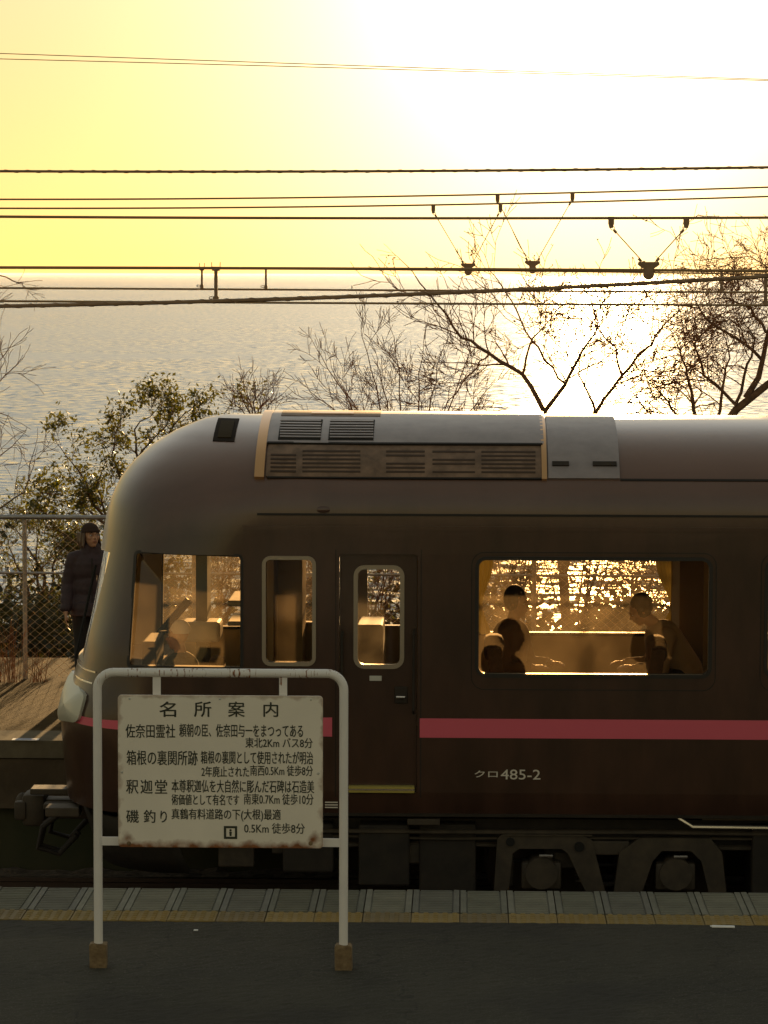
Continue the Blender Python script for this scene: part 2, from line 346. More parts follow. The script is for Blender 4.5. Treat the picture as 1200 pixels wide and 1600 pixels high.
# ------------------------------------------------------------------ setting: sea, ground, tracks, platforms
SEA_Z = -48.0
def sea_mat():
    m = bpy.data.materials.new('sea_water'); m.use_nodes = True; t = m.node_tree; b = t.nodes['Principled BSDF']; L = t.links
    b.inputs['Base Color'].default_value = (.055, .115, .165, 1); b.inputs['Roughness'].default_value = .185; b.inputs['IOR'].default_value = 1.33
    tc = t.nodes.new('ShaderNodeTexCoord')
    def n(scale, sx, sy, det, off=0):
        mp = t.nodes.new('ShaderNodeMapping'); mp.inputs['Scale'].default_value = (sx, sy, 1); mp.inputs['Location'].default_value = (off, off*2, 0); L.new(tc.outputs['Object'], mp.inputs[0])
        q = t.nodes.new('ShaderNodeTexNoise'); q.inputs['Scale'].default_value = scale; q.inputs['Detail'].default_value = det; q.inputs['Roughness'].default_value = .6
        L.new(mp.outputs[0], q.inputs['Vector']); return q
    small = n(.22, .8, 1, 6); big = n(.012, .35, 1, 3, 31)
    sub = t.nodes.new('ShaderNodeVectorMath'); sub.operation = 'SUBTRACT'; L.new(small.outputs['Color'], sub.inputs[0]); sub.inputs[1].default_value = (.5, .5, .5)
    amp = t.nodes.new('ShaderNodeMapRange'); L.new(big.outputs['Fac'], amp.inputs[0]); amp.inputs[1].default_value = .35; amp.inputs[2].default_value = .65; amp.inputs[3].default_value = .3; amp.inputs[4].default_value = 1.5
    mul = t.nodes.new('ShaderNodeVectorMath'); mul.operation = 'SCALE'; L.new(sub.outputs[0], mul.inputs[0]); L.new(amp.outputs[0], mul.inputs['Scale'])
    flat = t.nodes.new('ShaderNodeVectorMath'); flat.operation = 'MULTIPLY'; L.new(mul.outputs[0], flat.inputs[0]); flat.inputs[1].default_value = (.16, .80, 0)
    ad = t.nodes.new('ShaderNodeVectorMath'); ad.operation = 'ADD'; L.new(flat.outputs[0], ad.inputs[0]); ad.inputs[1].default_value = (0, -.088, 1)      # the sides of the waves that face the viewer are the ones seen
    nm = t.nodes.new('ShaderNodeVectorMath'); nm.operation = 'NORMALIZE'; L.new(ad.outputs[0], nm.inputs[0]); L.new(nm.outputs[0], b.inputs['Normal'])
    return m
B = 120000
v = [(-B, 100, SEA_Z), (B, 100, SEA_Z), (B, B, SEA_Z), (-B, B, SEA_Z)]
tag(mesh('sea', v, [(0, 1, 2, 3)], sea_mat()), kind='structure')

# ground: railway bench at z=-1.25, a verge behind the far platform, then the slope to the sea
prof = [(-400, -1.25), (27.2, -1.25), (27.21, -.35), (33.0, -.35), (39, -1.3), (47, -2.6), (60, -9), (115, -50), (130, -50)]
xs = np.linspace(-400, 400, 81)
v = []; f = []
for (yy, zz) in prof:
    for x in xs: v.append((x, yy + (0 if yy < 34 else rng.normal(0, .4)), zz + (0 if yy < 34 else rng.normal(0, .25))))
n = len(xs)
for j in range(len(prof)-1):
    for i in range(n-1): f.append((j*n+i, j*n+i+1, (j+1)*n+i+1, (j+1)*n+i))
tag(mesh('ground', v, f, M['hill']), kind='structure')

# ballast bed with real bumps
nx, ny = 260, 44
X0, X1 = -14, 20; Y0, Y1 = 20.55, 27.12
gx, gy = np.meshgrid(np.linspace(X0, X1, nx), np.linspace(Y0, Y1, ny))
gz = -1.20 + rng.random(gx.shape)*.05
v = np.stack([gx.ravel(), gy.ravel(), gz.ravel()], 1)
f = [(j*nx+i, j*nx+i+1, (j+1)*nx+i+1, (j+1)*nx+i) for j in range(ny-1) for i in range(nx-1)]
tag(mesh('track_bed', v, f, M['ballast']), kind='structure')

YC_NEAR, YC = 22.1, 25.55            # centre lines of the near and the far track
RAILP = [(-.07, 0), (.07, 0), (.07, .02), (.012, .035), (.012, .12), (.035, .13), (.035, .165), (-.035, .165), (-.035, .13), (-.012, .12), (-.012, .035), (-.07, .02)]
for yc, lab in ((YC, 'railway track on ballast under the passing train'), (YC_NEAR, 'empty railway track between the near platform and the train')):
    tr = tag(empty('railway_track', (0, yc, -1.215)), lab, 'railway track', 'railway tracks')
    for s in (-1, 1):
        m = MB(); m.poly([(s*.567+a, b) for a, b in RAILP], 'x', -14, 20); o = m.build('rail', M['rail'], tr)
    me = None
    for k in range(54):
        x = -13.6+k*.62
        if me is None: o = MB().box((-.12, -1.25, -.10), (.12, 1.25, .0), .01).build('sleeper', M['sleeper'], tr); me = o.data
        else: o = link('sleeper', me, None, tr)
        o.location = (x, 0, 0)

# near platform
EDGE = PZ(600, 1390.5, 0).y
tag(MB().box((-30, 8, -1.24), (30, EDGE-.03, -.03)).build('platform_base', M['dark_concrete']), kind='structure')
YT1 = PZ(600, 1425.5, 0).y; YT2 = PZ(600, 1440, 0).y
plat = tag(empty('platform', (0, 0, 0)), kind='structure')
nx, ny = 260, 120
gx, gy = np.meshgrid(np.linspace(-6, 6, nx), np.linspace(14.5, YT2-.006, ny))
gz = (np.sin(gx*1.3+gy*.7)*.003 + np.sin(gx*.5-gy*1.9)*.003 + rng.normal(0, .0014, gx.shape)) - .006
v = [(-30, 8, -.006), (30, 8, -.006), (30, 14.5, -.006), (-30, 14.5, -.006)]; f = [(0, 1, 2, 3)]
for a, b in ((-30, -6), (6, 30)):
    n0 = len(v); v += [(a, 14.5, -.006), (b, 14.5, -.006), (b, YT2-.006, -.006), (a, YT2-.006, -.006)]; f.append((n0, n0+1, n0+2, n0+3))
n0 = len(v); v += list(np.stack([gx.ravel(), gy.ravel(), gz.ravel()], 1))
f += [(n0+j*nx+i, n0+j*nx+i+1, n0+(j+1)*nx+i+1, n0+(j+1)*nx+i) for j in range(ny-1) for i in range(nx-1)]
mesh('asphalt_surface', v, f, M['asphalt'], plat)
# grooved edge blocks and tactile blocks, each its own piece
TW = .3185
def groove_mesh():
    m = MB(); w = TW/2-.004; d0, d1 = YT1+.004, EDGE
    m.box((-w, d0, -.06), (w, d1, -.009))
    m.box((-w, d0, -.010), (-w+.038, d1, .002)); m.box((w-.038, d0, -.010), (w, d1, .002))
    nr = 13; st = (d1-d0)/nr
    for k in range(nr):
        y = d0+st*k+st*.14; a, b = -w+.048, w-.048
        m.add([(a, y, -.009), (b, y, -.009), (b, y+st*.62, -.009), (a, y+st*.62, -.009), (a, y+.006, .002), (b, y+.006, .002), (b, y+st*.62-.006, .002), (a, y+st*.62-.006, .002)],
              [(4, 5, 6, 7), (0, 1, 5, 4), (2, 3, 7, 6)])
    return m
def tact_mesh():
    m = MB(); w = TW/2-.003; m.box((-w, YT2, -.06), (w, YT1-.003, -.004))
    for i in range(5):
        for j in range(5):
            x = -w+.03+i*(2*w-.06)/4; y = YT2+.03+j*(.3-.06)/4; a, b = .019, .011
            m.add([(x-a, y-a, -.004), (x+a, y-a, -.004), (x+a, y+a, -.004), (x-a, y+a, -.004), (x-b, y-b, .003), (x+b, y-b, .003), (x+b, y+b, .003), (x-b, y+b, .003)],
                  [(4, 5, 6, 7), (0, 1, 5, 4), (1, 2, 6, 5), (2, 3, 7, 6), (3, 0, 4, 7)])
    return m
def variants(base, cols, r):
    res = []
    for c in cols: res.append(mat(base, c, .8, col2=tuple(a*1.35 for a in c), nscale=5, bump=.2, bscale=60))
    return res
tile_m = variants('grooved_block', [(.115,.114,.088), (.095,.094,.070), (.140,.136,.105), (.106,.104,.086)], 0)
tac_m = variants('tactile_block', [(.185,.130,.040), (.215,.150,.048), (.150,.110,.048), (.20,.135,.036)], 0)
gme = []; tme = []
for mm in tile_m:
    o = groove_mesh().build('t', mm); me_ = o.data; me_.name = 'grooved_block'; gme.append(me_); bpy.data.objects.remove(o)
for mm in tac_m:
    o = tact_mesh().build('t', mm); me_ = o.data; me_.name = 'tactile_block'; tme.append(me_); bpy.data.objects.remove(o)
for k in range(-17, 18):
    x = P(682, 1400, 20.4).x + k*TW
    o = link('grooved_block', random.choice(gme), None, plat); o.location = (x, 0, random.uniform(-.002, .002)); o.rotation_euler.z = random.uniform(-.003, .003)*0
    o = link('tactile_block', random.choice(tme), None, plat); o.location = (x+random.uniform(-.001, .001), 0, random.uniform(-.002, .002))

# far platform: retaining wall, coping slabs, asphalt strip, painted mark
FE = 27.06; FB = PZ(60, 1062, 0).y
fp = tag(empty('far_platform', (0, 0, 0)), kind='structure')
MB().box((-30, FE+.25, -1.24), (30, 33.0, -.012)).build('platform_wall', M['dark_concrete'], fp)
MB().box((-30, FE+.02, -.62), (30, FE+.245, -.17)).build('concrete_beam', M['concrete'], fp)
mesh('asphalt_surface', [(-30, FE+.62, 0), (30, FE+.62, 0), (30, 33.0, 0), (-30, 33.0, 0)], [(0, 1, 2, 3)], M['far_asphalt'], fp)
slab = MB().box((-.47, 0, -.16), (.47, .60, .004), .006).build('edge_slab', M['concrete'], fp); first = slab.data
cop = mat('edge_slab_pale', (.11, .095, .07), 1.0, col2=(.17, .145, .10), nscale=4, spec=.05)
slab2 = first.copy(); slab2.materials.clear(); slab2.materials.append(cop)
for k in range(-9, 10):
    if k == -9: o = slab
    else: o = link('edge_slab', first if k % 2 else slab2, None, fp)
    o.location = (-3.9+k*.955, FE, random.uniform(-.003, .003))
pm = MB().box((-.12, -.05, 0), (.12, .05, .004)).build('platform_mark', M['paper'], fp); pm.location = (PZ(40, 1157, 0).x, PZ(40, 1157, 0).y, .008)
b_ = MB().box((-.09, -.022, .004), (.09, .022, .006)).build('mark_stripe', M['blue'], pm)

# ------------------------------------------------------------------ the train
HW = 1.45; FACE = YC-HW; ZEAVE = P(600, 806, FACE).z; ZTOP = P(600, 646, YC+.2).z; ZBOT = P(600, 1275, FACE).z; XEND = 16.6
FX = lambda px, py=1100: P(px, py, FACE).x
FZ = lambda py, px=600: P(px, py, FACE).z
nose_px = [(1290, 116), (1200, 109), (1150, 104), (1110, 101), (1080, 105), (1035, 124), (950, 143), (870, 158), (835, 164), (807, 168), (775, 176), (745, 190), (719, 209), (692, 240), (670, 277), (653, 319), (645, 362), (642.5, 396)]
nz = [P(x, y, YC).z for y, x in nose_px]; nxv = [P(x, y, YC).x for y, x in nose_px]
nz[-1] = max(ZTOP, nz[-2])+.003
def x_front(z): return float(np.interp(z, nz, nxv))
def halfw(z):
    if z <= ZEAVE: return HW - (.03*min(1, max(0, -z)/.2) if z < 0 else 0)
    t = min(1, (z-ZEAVE)/(ZTOP-ZEAVE)); return HW*max(0, 1-t**2.15)**(1/2.15)
def nose_len(z): return .85 + .75*min(1, max(0, (z-1.2)/1.4))
QN = 2.3
def side_y(x, z, off=0):
    """half width of the body at length x and height z, pushed out by off"""
    xf = x_front(z); L = nose_len(z); w = halfw(z); u = (x-xf)/L
    if u >= 1: return w+off
    u = max(u, 0); return w*max(0, 1-(1-u)**QN)**(1/QN)+off
def ring(z, dw=0, dx=0, xe=XEND, nfront=22):
    """half plan of the body at height z from the nose tip to the rear"""
    xf = x_front(z)+dx; w = max(.02, halfw(z)-dw); L = nose_len(z); pts = []
    for k in range(nfront+1):
        a = PI/2*k/nfront; c_, s_ = math.cos(a), math.sin(a)
        pts.append((xf+L*(1-c_**(2/QN)), w*s_**(2/QN)))
    return pts
def loft(zs, dw=0, dx=0, xe=XEND):
    v = []; f = []; nr = None
    for z in zs:
        h = ring(z, dw, dx)
        row = [(xe, YC+h[-1][1])] + [(x, YC+y) for x, y in h[::-1]] + [(x, YC-y) for x, y in h[1:]] + [(xe, YC-h[-1][1])]
        nr = len(row); v += [(x, y, z) for x, y in row]
    for j in range(len(zs)-1):
        for i in range(nr): f.append((j*nr+i, j*nr+(i+1) % nr, (j+1)*nr+(i+1) % nr, (j+1)*nr+i))
    f.append(tuple(range(nr))[::-1]); f.append(tuple((len(zs)-1)*nr+i for i in range(nr)))
    return v, f
zs = list(np.linspace(ZBOT, ZEAVE, 26)) + [ZEAVE+(ZTOP-ZEAVE)*math.sin(a)**1.0 for a in np.linspace(0, PI/2, 22)[1:]]
train = tag(empty('train_car', (0, 0, 0)), 'dark purple express railcar with rounded nose and pink stripe passing behind the sign', 'train')
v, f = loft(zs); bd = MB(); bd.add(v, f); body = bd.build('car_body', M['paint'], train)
FLOOR = .18; CEILZ = 2.28
v, f = loft(list(np.linspace(.10, 2.32, 24)), .075, .09, XEND-.1); im = MB(); im.add(v, f); inner = im.build('inner')
body.data.materials.append(M['interior']); 
def cutter(pts, y0, y1, name='c'):
    o = MB().poly(pts, 'y', y0, y1).build(name); return o
px_rect = lambda x0, y0, x1, y1, r: rrect(FX(x0), FZ(y1), FX(x1), FZ(y0), r)
BIGW = [(745, 872, 1108, 1054)]
pitch = FX(1196)-FX(745)
wins = []        # (x0, z0, x1, z1, radius, name)
bx0, bx1, bz0, bz1 = FX(745), FX(1108), FZ(1054), FZ(872)
for k in range(7): wins.append((bx0+pitch*k, bz0, bx1+pitch*k, bz1, .07, 'passenger_window'))
nx0, nx1, nz0, nz1 = FX(413), FX(490), FZ(1038), FZ(873)
wins.append((nx0, nz0, nx1, nz1, .05, 'narrow_window'))
cutters = [inner]
for w in wins: cutters.append(cutter(rrect(*w[:5]), YC-2, YC+2))
# cab side window, its front edge raked with the windscreen
cabw = [(FX(206), FZ(869)), (FX(378), FZ(869)), (FX(378), FZ(1046)), (FX(199), FZ(1046))]
def round_poly(p, r, n=4):
    res = []; m = len(p)
    for i in range(m):
        a, b, c_ = Vector(p[i-1]), Vector(p[i]), Vector(p[(i+1) % m]); d1 = (a-b).normalized()*r; d2 = (c_-b).normalized()*r
        for k in range(n+1):
            t = k/n; q = (b+d1)*(1-t)**2 + b*2*t*(1-t) + (b+d2)*t*t; res.append((q.x, q.y))
    return res
cabp = round_poly(cabw, .035)
cutters.append(cutter(cabp, YC-2, YC+2))
# door openings
DX0, DX1, DZ0, DZ1 = FX(530), FX(652), FZ(1240), FZ(866)
cutters.append(cutter(rrect(DX0, DZ0, DX1, DZ1, .03), YC-2, YC-1.2))
dw = (FX(557), FZ(1041), FX(626), FZ(889))
cutters.append(cutter(rrect(*dw, .05), YC+1.2, YC+2))
# windscreen opening
cutters.append(MB().box((-6, YC-.80, 1.02), (-2.7, YC+.80, 1.92)).build('c'))
cut(body, cutters)
bm = bmesh.new(); bm.from_mesh(body.data); bmesh.ops.remove_doubles(bm, verts=bm.verts, dist=.0003)
for fa in bm.faces:
    fa.smooth = True
    c_ = fa.calc_center_median()
    inside = (.09 < c_.z < 2.33) and abs(c_.y-YC) < side_y(c_.x, c_.z)-.05 and c_.x > x_front(c_.z)+.05 and c_.x < XEND-.05
    fa.material_index = 1 if inside else 0
for e in bm.edges:
    if len(e.link_faces) == 2 and e.calc_face_angle(0) > R(28): e.smooth = False
bm.to_mesh(body.data); bm.free()

def strip_on_body(pts_list, off, name, matr, parent, thick=.004, smooth=True):
    """closed plate following the body: pts_list = rows of (x, z); near side"""
    nr = len(pts_list[0]); v = []; f = []
    for o_ in (off, off-thick):
        for row in pts_list:
            for (x, z) in row: v.append((x, YC-side_y(x, z, o_), z))
    nv = len(pts_list)*nr; nrow = len(pts_list)
    for j in range(nrow-1):
        for i in range(nr-1):
            a, b, c_, d = j*nr+i, j*nr+i+1, (j+1)*nr+i+1, (j+1)*nr+i
            f.append((a, b, c_, d)); f.append((nv+d, nv+c_, nv+b, nv+a))
    for i in range(nr-1):
        f.append((i+1, i, nv+i, nv+i+1)); a = (nrow-1)*nr; f.append((a+i, a+i+1, nv+a+i+1, nv+a+i))
    for j in range(nrow-1):
        f.append((j*nr, (j+1)*nr, nv+(j+1)*nr, nv+j*nr)); a = nr-1; f.append(((j+1)*nr+a, j*nr+a, nv+j*nr+a, nv+(j+1)*nr+a))
    m = MB(); m.add(v, f); return m.build(name, matr, parent, smooth=smooth)
def frame_ring(pts, wi, wo, off, depth, name, matr, parent, far=False):
    """window trim: outline offset outward wo and inward wi, proud by off"""
    n = len(pts); P2 = [Vector(p) for p in pts]; nor = []
    cx = sum(p.x for p in P2)/n; cy = sum(p.y for p in P2)/n
    for i in range(n):
        t = (P2[(i+1) % n]-P2[i-1]).normalized(); q = Vector((t.y, -t.x))
        if q.dot(P2[i]-Vector((cx, cy))) < 0: q = -q
        nor.append(q)
    sg = 1 if far else -1
    rows = [(wo, off), (-wi, off), (-wi, off-depth), (wo, off-depth)]; v = []; f = []
    for w_, o_ in rows:
        for i in range(n):
            q = P2[i]+nor[i]*w_; v.append((q.x, YC+sg*side_y(q.x, q.y, o_), q.y))
    for j in range(4):
        for i in range(n): f.append((j*n+i, j*n+(i+1) % n, ((j+1) % 4)*n+(i+1) % n, ((j+1) % 4)*n+i))
    m = MB(); m.add(v, f); return m.build(name, matr, parent, smooth=True)
def pane(pts, off, name, parent, far=False, matr=None):
    sg = 1 if far else -1; cx = sum(p[0] for p in pts)/len(pts); cz = sum(p[1] for p in pts)/len(pts)
    v = [(cx, YC+sg*side_y(cx, cz, off), cz)] + [(x, YC+sg*side_y(x, z, off), z) for x, z in pts]; n = len(pts)
    return mesh(name, v, [(0, 1+i, 1+(i+1) % n) for i in range(n)], matr or M['glass'], parent, smooth=True)
for far in (False, True):
    for w in wins:
        pts = rrect(*w[:5]); fr = frame_ring(pts, .012, .018, .010, .09, w[5], M['frame_alu'] if w[5] == 'narrow_window' else M['rubber'], train, far)
        pane(pts, -.035, 'pane', fr, far)
    fr = frame_ring(cabp, .012, .012, .008, .09, 'cab_window', M['rubber'], train, far); pane(cabp, -.035, 'pane', fr, far)
# trim line round the big windows: the outer sash outline
for k in range(7):
    x0, z0, x1, z1 = bx0+pitch*k-.045, bz0-.115, bx1+pitch*k+.045, bz1+.05
    frame_ring(rrect(x0, z0, x1, z1, .10), .004, .004, .003, .005, 'sash_outline', M['seam'], train)
    frame_ring(rrect(bx0+pitch*k+.004, bz0+.004, bx1+pitch*k-.004, bz1-.004, .06), .009, .002, -.01, .02, 'inner_bead', M['frame_alu'], train)
# windscreen glass: the same curved surface, from one side to the other
v = []; f = []; rows = np.linspace(1.0, 1.94, 10)
for z in rows:
    h = [p for p in ring(z, .03, .03) if p[1] < .86]; row = [(x, -y) for x, y in h[::-1]] + [(x, y) for x, y in h[1:]]
    row = row[:]; v += [(x, YC+y, z) for x, y in row]; nr = len(row)
for j in range(len(rows)-1):
    for i in range(nr-1): f.append((j*nr+i, j*nr+i+1, (j+1)*nr+i+1, (j+1)*nr+i))
mesh('windscreen', v, f, M['glass'], train, smooth=True)
for yy in (-.42, .38):      # wipers
    m = MB(); m.tube([(x_front(1.0)-.03+.03, YC+yy-.5*0, 1.0), (x_front(1.35)-.02, YC+yy+.18, 1.35), (x_front(1.75)-.02, YC+yy+.30, 1.75)], .012, 6); m.build('wiper', M['black'], train)

# near door with its own window, handle, rails
dY0, dY1 = FACE+.045, FACE+.085
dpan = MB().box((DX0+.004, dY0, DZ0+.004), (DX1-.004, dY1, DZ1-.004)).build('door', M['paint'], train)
cut(dpan, [cutter(rrect(*dw, .06), dY0-.1, dY1+.1)])
def flat_ring(pts, wi, wo, y0, y1, name, matr, parent):
    n = len(pts); cx = sum(p[0] for p in pts)/n; cz = sum(p[1] for p in pts)/n; v = []; f = []
    for w_, y in ((wo, y0), (-wi, y0), (-wi, y1), (wo, y1)):
        for i in range(n):
            t = (Vector(pts[(i+1) % n])-Vector(pts[i-1])).normalized(); q = Vector((t.y, -t.x))
            if q.dot(Vector(pts[i])-Vector((cx, cz))) < 0: q = -q
            v.append((pts[i][0]+q.x*w_, y, pts[i][1]+q.y*w_))
    for j in range(4):
        for i in range(n): f.append((j*n+i, j*n+(i+1) % n, ((j+1) % 4)*n+(i+1) % n, ((j+1) % 4)*n+i))
    m = MB(); m.add(v, f); return m.build(name, matr, parent, smooth=True)
dp = rrect(*dw, .06)
flat_ring(dp, .008, .026, dY0-.012, dY1+.006, 'window_frame', M['frame_alu'], dpan)
mesh('pane', [(x, dY0+.02, z) for x, z in dp], [tuple(range(len(dp)))], M['glass'], dpan)
hb = MB(); hx, hz = FX(627), FZ(1088)
hb.box((hx-.055, dY0-.03, hz-.06), (hx+.05, dY0-.001, hz+.075), .008); hb.build('handle_plate', M['under'], dpan)
hb = MB(); hb.tube([(hx-.04, dY0-.05, hz-.005), (hx+.03, dY0-.055, hz-.005)], .012, 8); hb.tube([(hx+.02, dY0-.055, hz-.005), (hx+.02, dY0-.02, hz-.005)], .012, 8); hb.build('handle', M['handle'], dpan)
MB().box((FX(577), dY0-.006, FZ(1065)), (FX(596), dY0-.001, FZ(1057)), .002).build('door_plate', M['plate'], dpan)
MB().box((FX(545), FACE-.035, FZ(1238)), (FX(648), FACE+.044, FZ(1228)), .004).build('door_step', M['step'], train)
MB().box((FX(545), FACE-.038, FZ(1234)), (FX(648), FACE-.0355, FZ(1231.5))).build('step_edge', M['handle'], train)
for px, y0, y1 in ((534.5, 988, 1160), (646, 985, 1115)):
    m = MB(); x = FX(px); z0, z1 = FZ(y1), FZ(y0); m.tube([(x, FACE+.03, z0), (x, FACE-.025, z0+.03), (x, FACE-.025, z1-.03), (x, FACE+.03, z1)], .011, 7); m.build('grab_rail', M['under'], train)
m = MB()
for x in (FX(524.5), FX(657.5)): m.box((x-.004, FACE-.003, DZ0-.03), (x+.004, FACE+.002, DZ1+.04))
m.build('door_seam', M['seam'], train)

# pink stripe
def stripe(x_list, zc_half, name):
    rows = []
    for t in np.linspace(0, 1, 3):
        rows.append([(x, zc-hh+2*hh*t) for x, (zc, hh) in zip(x_list, zc_half)])
    return strip_on_body(rows, .005, name, M['pink'], train)
zc0, h0 = FZ(1137), (FZ(1122)-FZ(1152))/2
xl = [x_front(zc0)+nose_len(zc0)*(1-math.cos(a)**(2/QN)) for a in np.linspace(.06, PI/2, 26)] + list(np.linspace(-2.2, FX(519), 8))[1:]
xl = sorted(set(round(x, 4) for x in xl))
zz = [(FZ(1136.5)+.0*x, h0*(.42+.58*min(1, max(0, (x+2.9)/(FX(519)+2.9))))) for x in xl]
stripe(xl, zz, 'pink_stripe')
xs_ = list(np.linspace(FX(656), XEND-.05, 12)); stripe(xs_, [(zc0, h0)]*len(xs_), 'pink_stripe')
# gutter and belt lines
strip_on_body([[(x, FZ(806)) for x in np.linspace(FX(402), XEND-.02, 14)], [(x, FZ(802.5)) for x in np.linspace(FX(402), XEND-.02, 14)]], .014, 'rain_gutter', M['seam'], train, .016)
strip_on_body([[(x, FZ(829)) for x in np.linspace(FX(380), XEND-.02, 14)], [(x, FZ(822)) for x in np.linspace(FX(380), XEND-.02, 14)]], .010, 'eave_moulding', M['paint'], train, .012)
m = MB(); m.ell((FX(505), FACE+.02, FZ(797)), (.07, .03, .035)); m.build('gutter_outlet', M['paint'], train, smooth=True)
strip_on_body([[(x, FZ(1276)) for x in np.linspace(-1.9, XEND-.02, 14)], [(x, FZ(1271)) for x in np.linspace(-1.9, XEND-.02, 14)]], .008, 'sill_strip', M['under'], train, .01)

# marker-light recess high on the nose and the bright band behind it
def roof_rows(px0, px1, py0, py1, n=8, k=14):
    """rows of (x,z) on the near roof slope between two picture heights"""
    def zat(py):
        lo, hi = ZEAVE, ZTOP
        for _ in range(40):
            z = (lo+hi)/2; Y = YC-halfw(z); pz = P(600, py, Y).z
            if z < pz: lo = z
            else: hi = z
        return (lo+hi)/2
    z1, z0 = zat(py0), zat(py1)
    a0, a1 = math.asin(min(1, (z0-ZEAVE)/(ZTOP-ZEAVE))), math.asin(min(1, (z1-ZEAVE)/(ZTOP-ZEAVE)))
    zl = [ZEAVE+(ZTOP-ZEAVE)*math.sin(a) for a in np.linspace(a0, a1, n)]
    Ym = YC-halfw((z0+z1)/2)*.9
    x0, x1 = P(px0, (py0+py1)/2, Ym).x, P(px1, (py0+py1)/2, Ym).x
    return [[(x, z) for x in np.linspace(x0, x1, k)] for z in zl]
def roof_normal_plate(rows, off, thick, name, matr, parent, smooth=True):
    """plate following the roof, offset along the roof's normal"""
    def q(x, z, o_):
        w = side_y(x, z); e = .004
        zz_ = min(z, ZTOP-.006); dwz = (side_y(x, min(zz_+e, ZTOP-.001))-side_y(x, zz_-e))/(min(zz_+e, ZTOP-.001)-(zz_-e))
        nrm_ = Vector((0, -1, -dwz)).normalized(); return Vector((x, YC-w, z))+nrm_*o_
    nr = len(rows[0]); nrow = len(rows); v = [q(x, z, o_) for o_ in (off, off-thick) for row in rows for (x, z) in row]; nv = nrow*nr; f = []
    for j in range(nrow-1):
        for i in range(nr-1):
            a, b, c_, d = j*nr+i, j*nr+i+1, (j+1)*nr+i+1, (j+1)*nr+i; f.append((a, b, c_, d)); f.append((nv+d, nv+c_, nv+b, nv+a))
    for i in range(nr-1):
        f.append((i+1, i, nv+i, nv+i+1)); a = (nrow-1)*nr; f.append((a+i, a+i+1, nv+a+i+1, nv+a+i))
    for j in range(nrow-1):
        f.append((j*nr, (j+1)*nr, nv+(j+1)*nr, nv+j*nr)); a = nr-1; f.append(((j+1)*nr+a, j*nr+a, nv+j*nr+a, nv+(j+1)*nr+a))
    m = MB(); m.add(v, f); return m.build(name, matr, parent, smooth=smooth)
mk = roof_normal_plate(roof_rows(333, 368, 657, 693), .006, .01, 'marker_light', M['marker'], train)
roof_normal_plate(roof_rows(340, 362, 662, 688), .012, .01, 'lens', mat('dark_lens', (.035, .024, .010), .8, spec=.1), mk)
roof_normal_plate(roof_rows(402, 417, 644.5, 750, 16, 3), .035, .05, 'roof_band', M['gold'], train)
roof_normal_plate(roof_rows(845, 853, 646, 750, 16, 3), .030, .04, 'roof_band', M['gold'], train)
ru = roof_normal_plate(roof_rows(418, 848, 652, 697, 10, 8), .030, .045, 'roof_unit', M['roofgrey'], train)
rb = roof_normal_plate(roof_rows(418, 848, 646, 652, 5, 8), .030, .045, 'roof_unit_lid', M['roofgrey'], train)
roof_normal_plate(roof_rows(440, 595, 647.5, 656.5, 5, 8), .034, .01, 'lid_recess', M['grille'], rb)
roof_normal_plate(roof_rows(487, 553, 651, 654, 4, 5), .042, .01, 'lid_highlight', M['gold'], rb)  # arc highlight on the lid, painted as a bright strip
for a, b in ((437, 503), (515, 585)):
    g = roof_normal_plate(roof_rows(a, b, 662, 693, 6, 3), .034, .008, 'louvre_panel', M['black'], train)
    for k in range(7):
        y = 664+k*4.15
        roof_normal_plate(roof_rows(a+1, b-1, y, y+1.7, 2, 3), .043, .006, 'louvre_slat', M['roofgrey'], g)
gp = roof_normal_plate(roof_rows(418, 848, 698.5, 747, 8, 8), .018, .03, 'grille_panel', M['grille'], train)
for a, b in ((424, 464), (474, 564), (604, 664), (676, 742), (752, 836)):
    for k in range(6):
        y = 707+k*6.2
        if (a, k) in ((604, 2), (676, 4), (676, 1), (424, 0)): continue
        roof_normal_plate(roof_rows(a, b, y, y+2.6, 2, 3), .021, .006, 'slot', M['slot'], gp)
roof_normal_plate(roof_rows(419, 847, 697, 699, 2, 4), .036, .03, 'unit_ledge', M['seam'], train)
roof_normal_plate(roof_rows(419, 847, 747.5, 749.5, 2, 4), .022, .03, 'unit_ledge', M['seam'], train)
gb = roof_normal_plate(roof_rows(855, 965, 650, 748, 12, 4), .022, .03, 'roof_cover', M['roofgrey'], train)
for a, b in ((862, 888), (925, 962)): roof_normal_plate(roof_rows(a, b, 724, 730, 3, 3), .034, .02, 'latch', M['under'], gb)
roof_normal_plate(roof_rows(968, 1600, 747, 750, 2, 4), .008, .012, 'roof_seam', M['seam'], train)

# headlights on the nose corners
for far in (False, True):
    pts = round_poly([(-3.34, .90), (-3.02, .80), (-3.08, .57), (-3.34, .50)], .05, 5)
    sg = 1 if far else -1
    def hp(x, z, o_):
        xf = x_front(z); x2 = max(x, xf+.012); return (x2-o_*.7, YC+sg*side_y(x2, z, o_*.7), z)
    rings = []
    cx, cz = -3.2, .68
    v = []; f = []
    for s_, o_ in ((1, .0), (1, .03), (.75, .05), (.4, .06), (.02, .065)):
        v += [hp(cx+(x-cx)*s_, cz+(z-cz)*s_, o_) for x, z in pts]
    n = len(pts)
    for j in range(4):
        for i in range(n): f.append((j*n+i, j*n+(i+1) % n, (j+1)*n+(i+1) % n, (j+1)*n+i))
    m = MB(); m.add(v, f); m.build('headlight', M['lamp'], train, smooth=True)
# three bright horizontal trims under the windscreen corner
for z in (1.0-.03, .88, .78):
    xl = [x_front(z)+.02+ .03*k for k in range(9)]
    strip_on_body([[(x, z) for x in xl], [(x, z+.012) for x in xl]], .012, 'nose_trim', M['handle'], train, .01)

